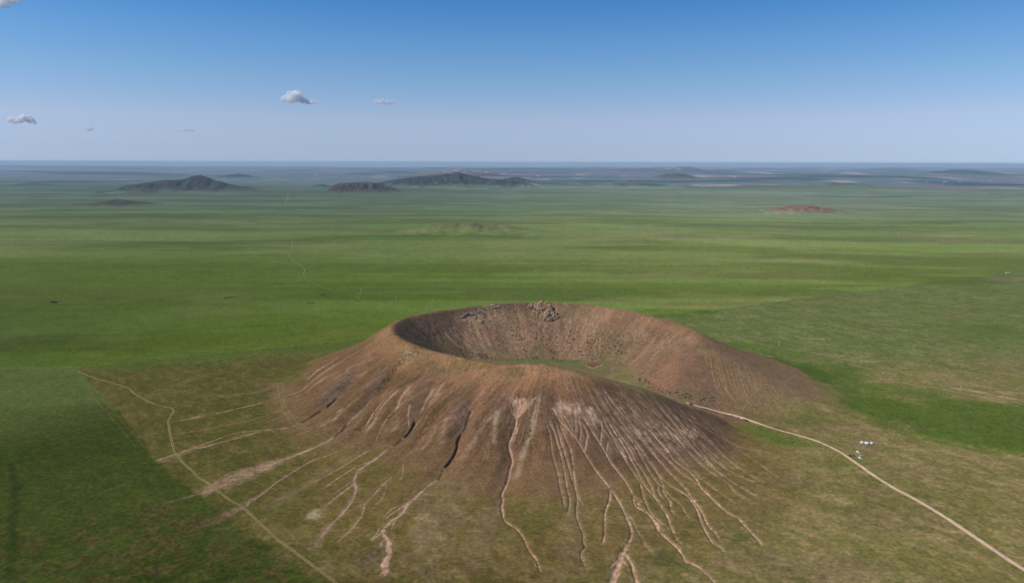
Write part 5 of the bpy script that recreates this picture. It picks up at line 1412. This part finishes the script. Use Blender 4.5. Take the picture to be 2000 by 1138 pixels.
def tuft_mesh(name, n, rad, hgt, leaf, seed, m):
    rr = random.Random(seed); V = []; F = []
    for i in range(n):
        a = rr.uniform(0, 6.283); d = rad * math.sqrt(rr.random()); z = hgt * rr.uniform(.05, 1) * (1 - .6 * (d / rad) ** 2)
        c = Vector((d * math.cos(a), d * math.sin(a), z))
        u = Vector((rr.uniform(-1, 1), rr.uniform(-1, 1), rr.uniform(-.6, 1))).normalized() * leaf * rr.uniform(.6, 1.3)
        v = u.cross(Vector((rr.uniform(-1, 1), rr.uniform(-1, 1), rr.uniform(-1, 1))).normalized()) * .7
        k = len(V); V += [c - u * .5, c + v * .5, c + u * .8, c - v * .5]; F.append((k, k + 1, k + 2, k + 3))
    me = bpy.data.meshes.new(name); me.from_pydata([tuple(p) for p in V], [], F); me.update(); me.materials.append(m)
    return me


shrub_meshes = [tuft_mesh('shrub', 46, 1.0, 1.0, .75, s, M_shrub) for s in range(5)]


def in_poly(x, y, pts):
    c = False; n = len(pts)
    for i in range(n):
        ax, ay = pts[i]; bx, by = pts[(i + 1) % n]
        if (ay > y) != (by > y) and x < (bx - ax) * (y - ay) / (by - ay) + ax: c = not c
    return c


SHR = []
for pts, n_, smin, smax, reg in (
        ([(768, 650), (790, 628), (812, 622), (850, 625), (858, 650), (848, 672), (870, 690), (830, 680), (795, 664)], 1100, .8, 1.9, 'west'),
        ([(812, 618), (880, 608), (960, 604), (1030, 612), (1040, 640), (980, 650), (900, 660), (850, 665)], 420, .7, 1.4, 'far'),
        ([(960, 655), (1010, 650), (1040, 660), (1040, 690), (985, 690), (955, 675)], 130, .8, 1.6, 'far'),
        ([(1035, 630), (1100, 640), (1160, 650), (1200, 650), (1240, 660), (1225, 690), (1160, 702), (1080, 692), (1045, 680)], 800, .7, 1.6, 'far'),
        ([(1100, 615), (1200, 630), (1290, 650), (1240, 665), (1150, 640)], 60, .6, 1.2, 'far'),
        ([(850, 670), (900, 680), (980, 698), (960, 706), (900, 695), (860, 688)], 160, .8, 1.6, 'foot'),
        ([(980, 692), (1060, 694), (1140, 704), (1120, 708), (1030, 700)], 90, .7, 1.3, 'foot'),
        ([(1240, 735), (1262, 740), (1300, 762), (1400, 775), (1395, 785), (1330, 778), (1285, 764), (1255, 752)], 170, .8, 1.7, 'foot'),
        ([(1340, 690), (1420, 690), (1440, 760), (1360, 765)], 60, .5, 1.0, 'arm'),
        ([(785, 700), (792, 702), (765, 740), (735, 768), (728, 764), (755, 732)], 110, .6, 1.3, 'ravine'),  # ravine tufts also stand in for dark eroded holes
        ([(725, 686), (740, 680), (722, 712), (705, 720)], 60, .5, 1.0, 'ravine'),
        ([(730, 795), (748, 780), (735, 812), (705, 842), (695, 838), (715, 818)], 70, .6, 1.2, 'ravine'),
        ([(760, 800), (780, 785), (764, 818), (752, 832)], 60, .6, 1.2, 'ravine'),
        ([(905, 790), (960, 752), (968, 756), (925, 800), (905, 840), (896, 845)], 90, .5, 1.1, 'ravine'),
        ([(868, 780), (885, 768), (870, 795), (838, 835), (832, 830)], 50, .5, 1.0, 'ravine'),
        ([(1004, 850), (1020, 845), (1040, 830), (1032, 860), (1006, 886)], 60, .7, 1.3, 'ravine'),
        ([(1040, 745), (1080, 740), (1070, 850), (1045, 860)], 60, .4, .8, 'slope'),
        ([(900, 745), (1100, 735), (1180, 760), (1000, 790)], 70, .4, .7, 'slope')):
    xa, xb = min(p[0] for p in pts), max(p[0] for p in pts); ya, yb = min(p[1] for p in pts), max(p[1] for p in pts)
    q = []
    while len(q) < n_:
        x_, y_ = random.uniform(xa, xb), random.uniform(ya, yb)
        if in_poly(x_, y_, pts) and random.random() < .55 + .6 * float(vn(np.array([x_ / 9.0]), np.array([y_ / 6.0]), 5)[0]): q.append((x_, y_))
    hp_ = hit([a for a, b in q], [b for a, b in q])
    for h_ in hp_: SHR.append((tuple(h_), (.62 if reg == 'west' else 1) * random.uniform(smin, smax) * random.choice((.42, .5, .6, .8)), reg))
random.shuffle(SHR)
SHR.sort(key=lambda s: -s[1] / np.linalg.norm(np.array(s[0]) - CAM))
LABS = {'west': 'low dark shrub on the steep shaded west inner wall', 'far': 'low dark shrub dotted on the far inner wall', 'foot': 'low dark shrub at the foot of the crater wall',
        'arm': 'low dark shrub on the bare right arm', 'ravine': 'low dark shrub in a ravine of the outer slope', 'slope': 'tiny dark shrub on the bare outer slope'}
for i, (p, s_, reg) in enumerate(SHR[:300]):
    o = link('shrub', random.choice(shrub_meshes), loc=(p[0], p[1], p[2] - .1))
    o.scale = (s_ * 1.15, s_ * 1.15, s_ * .95); o.rotation_euler = (0, 0, random.uniform(0, 6.28))
    tag(o, LABS[reg], 'shrub', LABS[reg].replace('low dark shrub', 'dark shrubs').replace('tiny dark shrub', 'dark shrubs').replace(' a ', ' '))
V_ = []; F_ = []; nv = 0
base_m = [(np.array([v.co[:] for v in m.vertices]), np.array([pp.vertices[:] for pp in m.polygons])) for m in [tuft_mesh('tuft', 22, 1.0, 1.0, .9, s + 50, M_shrub) for s in range(4)]]
for (p, s_, reg) in SHR[300:]:
    v, f = random.choice(base_m); a = random.uniform(0, 6.28); c_, n_ = math.cos(a), math.sin(a)
    w = v @ np.array([[c_, n_, 0], [-n_, c_, 0], [0, 0, 1]]) * np.array([s_ * 1.15, s_ * 1.15, s_ * .95]) + np.array(p)
    V_.append(w); F_.append(f + nv); nv += len(w)
o = link('shrubbery', np_mesh('shrubbery', np.vstack(V_), np.vstack(F_), M_shrub, smooth=False))
tag(o, 'scatter of small dark shrubs over the crater walls and ravines, standing in for eroded holes too', 'shrubs', kind='stuff')

# bushes out on the plain
M_bark = mat('bush_bark', (0.10, 0.08, 0.06), 0.95)


def bush(px, py, w, d, h, m, label, n=500, seed=1):
    p = ground_at(px, py)
    r = empty('bush', (p.x, p.y, p.z - .1)); tag(r, label, 'bush')
    rr = random.Random(seed); V = []; F = []
    lumps = [(rr.uniform(-w, w) * .42, rr.uniform(-d, d) * .35, rr.uniform(.5, 1.0)) for _ in range(7)]
    for i in range(n):
        lx, ly, ls = rr.choice(lumps); a = rr.uniform(0, 6.283); t = math.acos(rr.uniform(0, 1)); q = rr.random() ** .4
        c = Vector((lx + math.cos(a) * math.sin(t) * w * .24 * q, ly + math.sin(a) * math.sin(t) * d * .26 * q, math.cos(t) * h * ls * q + .1))
        u = Vector((rr.uniform(-1, 1), rr.uniform(-1, 1), rr.uniform(-.5, 1))).normalized() * rr.uniform(.4, .9)
        v = u.cross(Vector((rr.uniform(-1, 1), rr.uniform(-1, 1), rr.uniform(-1, 1)))).normalized() * .5
        k = len(V); V += [c - u, c + v, c + u, c - v]; F.append((k, k + 1, k + 2, k + 3))
    me = bpy.data.meshes.new('foliage'); me.from_pydata([tuple(q) for q in V], [], F); me.materials.append(m); link('foliage', me, r)
    for lx, ly, ls in lumps[:4]:
        b = bmesh.new(); add_cyl(b, (lx * .8, ly * .8, -.2), (lx, ly, h * ls * .7), .16, .05, 6); bm_obj('stem', b, M_bark, r)
    return r


bush(105, 590.5, 24, 16, 4.2, M_shrub_g, 'wide dark green bush alone on the left plain', 1100, 1)
bush(117, 588.5, 9, 12, 2.0, M_shrub_y, 'yellow-green clump touching the dark bush', 300, 2)
bush(198, 584, 28, 24, 1.0, M_shrub_y, 'low yellow-green patch right of the dark bush', 420, 3)
bush(443, 581, 14, 20, 1.6, M_shrub_g, 'small dark bush inside a yellow-green patch on the plain', 380, 4)
bush(452, 580.5, 38, 24, .9, M_shrub_y, 'thin yellow-green patch around the small dark bush', 420, 5)
bush(630, 575, 16, 24, 1.4, M_shrub_g, 'small dark bush in the long yellow-green streak below the track', 300, 6)
bush(640, 575, 50, 26, .9, M_shrub_y, 'long yellow-green streak of herbs below the winding track', 460, 7)
bush(606, 591, 26, 20, 1.1, M_shrub_y, 'short yellow-green patch nearest the crater on the left plain', 420, 8)

# ------------------------------------------------------------------ farm buildings far away
M_wallw = mat('white_wall', (0.82, 0.82, 0.80), 0.8); M_roofr = mat('red_roof', (0.42, 0.22, 0.18), 0.8); M_roofb = mat('blue_roof', (0.62, 0.66, 0.70), 0.6)


def farm(px, py, w, d, h, label, roof, n=5):
    p = ground_at(px, py)
    r = empty('farm_building', (p.x, p.y, p.z - .6)); tag(r, label, 'building')
    b = bmesh.new(); add_box(b, -w / 2, w / 2, -d / 2, d / 2, 0, h + .6); bm_obj('wall', b, M_wallw, r)
    b = bmesh.new()
    ov = .8
    v = [b.verts.new(q) for q in ((-w / 2 - ov, -d / 2 - ov, h + .5), (w / 2 + ov, -d / 2 - ov, h + .5), (w / 2 + ov, 0, h + d * .22), (-w / 2 - ov, 0, h + d * .22), (-w / 2 - ov, d / 2 + ov, h + .5), (w / 2 + ov, d / 2 + ov, h + .5))]
    for f in ((0, 1, 2, 3), (3, 2, 5, 4), (0, 3, 4), (1, 5, 2), (0, 4, 5, 1)): b.faces.new([v[i] for i in f])
    bm_obj('roof', b, roof, r)
    for i in range(n):
        x = -w / 2 + w * (i + .5) / n
        b = bmesh.new(); add_box(b, x - 1.3, x + 1.3, -d / 2 - .08, -d / 2 + .1, h * .3, h * .75); bm_obj('window', b, M_glass, r)
    b = bmesh.new(); add_box(b, -1.2, 1.2, -d / 2 - .12, -d / 2 + .1, .5, h * .7); bm_obj('door', b, M_wood, r)
    return r


farm(1846, 355.5, 70, 24, 10, 'longest white building in the far settlement at right', M_roofb, 7)
farm(1810, 356.6, 40, 18, 8, 'small pale building at the left end of the far settlement', M_roofr, 4)
farm(1875, 355.8, 30, 16, 7, 'faint pale shed right of the longest white building', M_roofb, 3)
farm(1934, 354, 45, 20, 9, 'white building standing alone above the dark wood at right', M_roofb, 5)
farm(1921, 354.2, 24, 14, 6, 'tiny pale shed just left of the lone white building', M_roofb, 2)
farm(1435, 347.2, 40, 20, 8, 'tiny white building beyond the purple-brown hill, at its right', M_roofb, 3)
farm(1052, 344.6, 70, 24, 8, 'long low white building beyond the pointed hill', M_roofb, 6)
farm(618, 343, 60, 24, 9, 'bright white building on the blue far plain at left', M_roofb, 4)
farm(341, 341.2, 60, 24, 9, 'tiny white building far behind the large dissected hill', M_roofb, 4)
farm(1757, 457, 18, 9, 3, 'pale low building in the mid plain below the dark swell', M_roofr, 3)
farm(1968, 533.5, 14, 6, 2.5, 'low pale shed at the end of the straight track', M_roofb, 3)

# ------------------------------------------------------------------ clouds


def cloud_mat(name, dens, nscale):
    m = bpy.data.materials.new(name); m.use_nodes = True; nt = m.node_tree; nd = nt.nodes
    nd.remove(nd['Principled BSDF'])
    v = nd.new('ShaderNodeVolumePrincipled'); v.inputs['Color'].default_value = (1, 1, 1, 1); v.inputs['Anisotropy'].default_value = 0.0
    tc = nd.new('ShaderNodeTexCoord'); t = nd.new('ShaderNodeTexNoise'); t.inputs['Scale'].default_value = nscale; t.inputs['Detail'].default_value = 3
    r = nd.new('ShaderNodeMapRange'); r.inputs['From Min'].default_value = .40; r.inputs['From Max'].default_value = .60; r.inputs['To Min'].default_value = dens * .03; r.inputs['To Max'].default_value = dens * 1.8
    nt.links.new(tc.outputs['Object'], t.inputs['Vector']); nt.links.new(t.outputs['Fac'], r.inputs['Value']); nt.links.new(r.outputs[0], v.inputs['Density'])
    nt.links.new(v.outputs[0], nd['Material Output'].inputs['Volume'])
    return m


CM1 = cloud_mat('dense_cloud', 0.015, 0.008); CM2 = cloud_mat('thin_cloud', 0.010, 0.006); CM3 = cloud_mat('wisp_cloud', 0.0034, 0.005)


def cloud(px, py, lumps, m, label, dist=20000.0, seed=1):
    """lumps: (dx, dy, r) in photo pixels about the centre"""
    c = at_y(np.array(px), np.array(py), dist)
    k = np.linalg.norm(c - CAM) / FPX
    bm = bmesh.new(); bmesh.ops.create_icosphere(bm, subdivisions=5, radius=1.0)
    L_ = [(Vector((dx * k, random.Random(seed + i).uniform(-.3, .3) * r * k, -dy * k)), r * k) for i, (dx, dy, r) in enumerate(lumps)]
    for v in bm.verts:
        n = v.co.normalized(); best_ = 0.2 * k
        for q, r in L_:
            b_ = n.dot(q); disc = b_ * b_ - (q.length_squared - r * r)
            if disc > 0: best_ = max(best_, b_ + math.sqrt(disc))
        f = float(fbm(np.array([n.x * 4 + n.z * 3 + seed * 7.0]), np.array([n.y * 4 - n.z * 5 + 3.0]), seed, 4)[0])
        v.co = n * best_ * (0.72 + 0.6 * f)
    o = bm_obj('cloud', bm, m, None, True); o.location = c
    tag(o, label, 'cloud', 'small fair-weather clouds')
    return o


cloud(572, 189, [(0, 0, 11), (-9, 3, 8), (-16, 5, 5), (6, -3, 9), (14, 4, 8), (22, 7, 5), (32, 8, 4), (42, 8, 2.5)], CM1, 'largest puffy white cloud, with a thin grey tail on its right', seed=1)
cloud(746, 197, [(0, 0, 5), (-9, 1, 5), (-16, 1, 3), (8, 2, 5), (16, 3, 4), (22, 4, 2)], CM2, 'flat thin white cloud right of the largest one', seed=2)
cloud(40, 233, [(0, 0, 6), (8, -3, 6), (-10, 1, 6), (-20, 2, 4), (14, 1, 5), (22, 5, 3)], CM1, 'bright lumpy cloud low at the left edge', seed=3)
cloud(363, 252.5, [(0, 0, 4), (-7, 1, 3.5), (7, 1, 4), (-13, 2, 2), (13, 2, 2)], CM2, 'small pale cloud low above the large dark hill', seed=4)
cloud(174, 250.5, [(0, 0, 4.5), (-5, 1, 3), (5, 0, 3.5)], CM2, 'tiny round pale cloud right of the bright lumpy one', seed=5)
cloud(288, 255, [(0, 0, 2), (-6, 0, 2), (8, 0, 2), (14, 0, 1.5)], CM3, 'very faint flat wisp between two small low clouds', seed=6)
cloud(219, 193.5, [(0, 0, 4), (-7, 2, 2.5), (7, 1, 3)], CM3, 'faint wisp high above the tiny round cloud', seed=7)
cloud(8, 2, [(0, 0, 10), (-16, 2, 9), (14, -2, 7), (24, -4, 5)], CM2, 'torn cloud fragment cut by the top left corner', seed=8)

# ------------------------------------------------------------------ air, sun, sky, camera
bm = bmesh.new(); add_box(bm, -76000, 76000, -3700, 83000, -190, H + 12)
hm = bpy.data.materials.new('haze_air'); hm.use_nodes = True; nt = hm.node_tree
nt.nodes.remove(nt.nodes['Principled BSDF'])
v = nt.nodes.new('ShaderNodeVolumePrincipled'); v.inputs['Color'].default_value = (0.61, 0.83, 1.0, 1); v.inputs['Density'].default_value = HAZE; v.inputs['Anisotropy'].default_value = 0.0
nt.links.new(v.outputs[0], nt.nodes['Material Output'].inputs['Volume'])
hz = bm_obj('haze', bm, hm); tag(hz, 'pale blue haze filling the air over the plain', 'haze', kind='stuff')

su = bpy.data.lights.new('sun', 'SUN'); su.energy = SUN_E; su.angle = math.radians(0.53); su.color = (1.0, 0.95, 0.87)
so = bpy.data.objects.new('sun', su); C.objects.link(so)
sdir = Vector((math.sin(SUN_AZ) * math.cos(SUN_EL), math.cos(SUN_AZ) * math.cos(SUN_EL), math.sin(SUN_EL)))
so.rotation_euler = sdir.to_track_quat('Z', 'Y').to_euler(); so.location = (-2000, 1000, 3000)

w = bpy.data.worlds.new('World'); scene.world = w; w.use_nodes = True
nt = w.node_tree; bg = nt.nodes['Background']
sk = nt.nodes.new('ShaderNodeTexSky'); sk.sky_type = 'NISHITA'; sk.sun_disc = False
sk.sun_elevation = SUN_EL; sk.sun_rotation = SUN_AZ; sk.altitude = 1300; sk.air_density = SKY_AIR; sk.dust_density = SKY_DUST; sk.ozone_density = SKY_OZ
# the clear dry air over the steppe is bluer above and greyer at the horizon than the model sky: grade it by height
tcw = nt.nodes.new('ShaderNodeTexCoord'); sx = nt.nodes.new('ShaderNodeSeparateXYZ'); nt.links.new(tcw.outputs['Generated'], sx.inputs[0])
mr = nt.nodes.new('ShaderNodeMapRange'); mr.inputs['From Min'].default_value = 0.0; mr.inputs['From Max'].default_value = 0.25; nt.links.new(sx.outputs['Z'], mr.inputs['Value'])
cr = nt.nodes.new('ShaderNodeValToRGB'); nt.links.new(mr.outputs[0], cr.inputs[0])
el_ = cr.color_ramp.elements
while len(el_) < len(SKY_GRADE): el_.new(0.5)
for e2, (p_, c_) in zip(el_, SKY_GRADE):
    e2.position = p_ / 0.25; e2.color = (*[v_ / 0.125 for v_ in c_], 1)
mxw = nt.nodes.new('ShaderNodeVectorMath'); mxw.operation = 'MULTIPLY'
nt.links.new(sk.outputs[0], mxw.inputs[0]); nt.links.new(cr.outputs[0], mxw.inputs[1]); nt.links.new(mxw.outputs[0], bg.inputs['Color'])
bg.inputs['Strength'].default_value = SKY_STR

cd = bpy.data.cameras.new('camera'); cd.sensor_width = 36.0; cd.lens = 36.0 * FPX / 2000.0
cd.clip_start = 1.0; cd.clip_end = 200000.0
co = bpy.data.objects.new('camera', cd); C.objects.link(co)
co.matrix_world = Matrix(((_r[0], _u[0], -_f[0], 0), (_r[1], _u[1], -_f[1], 0), (_r[2], _u[2], -_f[2], H), (0, 0, 0, 1)))
scene.camera = co
scene.render.resolution_x = 1024; scene.render.resolution_y = 582
scene.view_settings.view_transform = 'Standard'; scene.view_settings.look = 'None'; scene.view_settings.exposure = 0; scene.view_settings.gamma = 1
cy = scene.cycles
cy.volume_bounces = 120; cy.max_bounces = 128; cy.diffuse_bounces = 2; cy.glossy_bounces = 2; cy.transparent_max_bounces = 24
cy.use_denoising = True
try:
    cy.volume_step_rate = 2.0; cy.volume_max_steps = 256
except Exception:
    pass
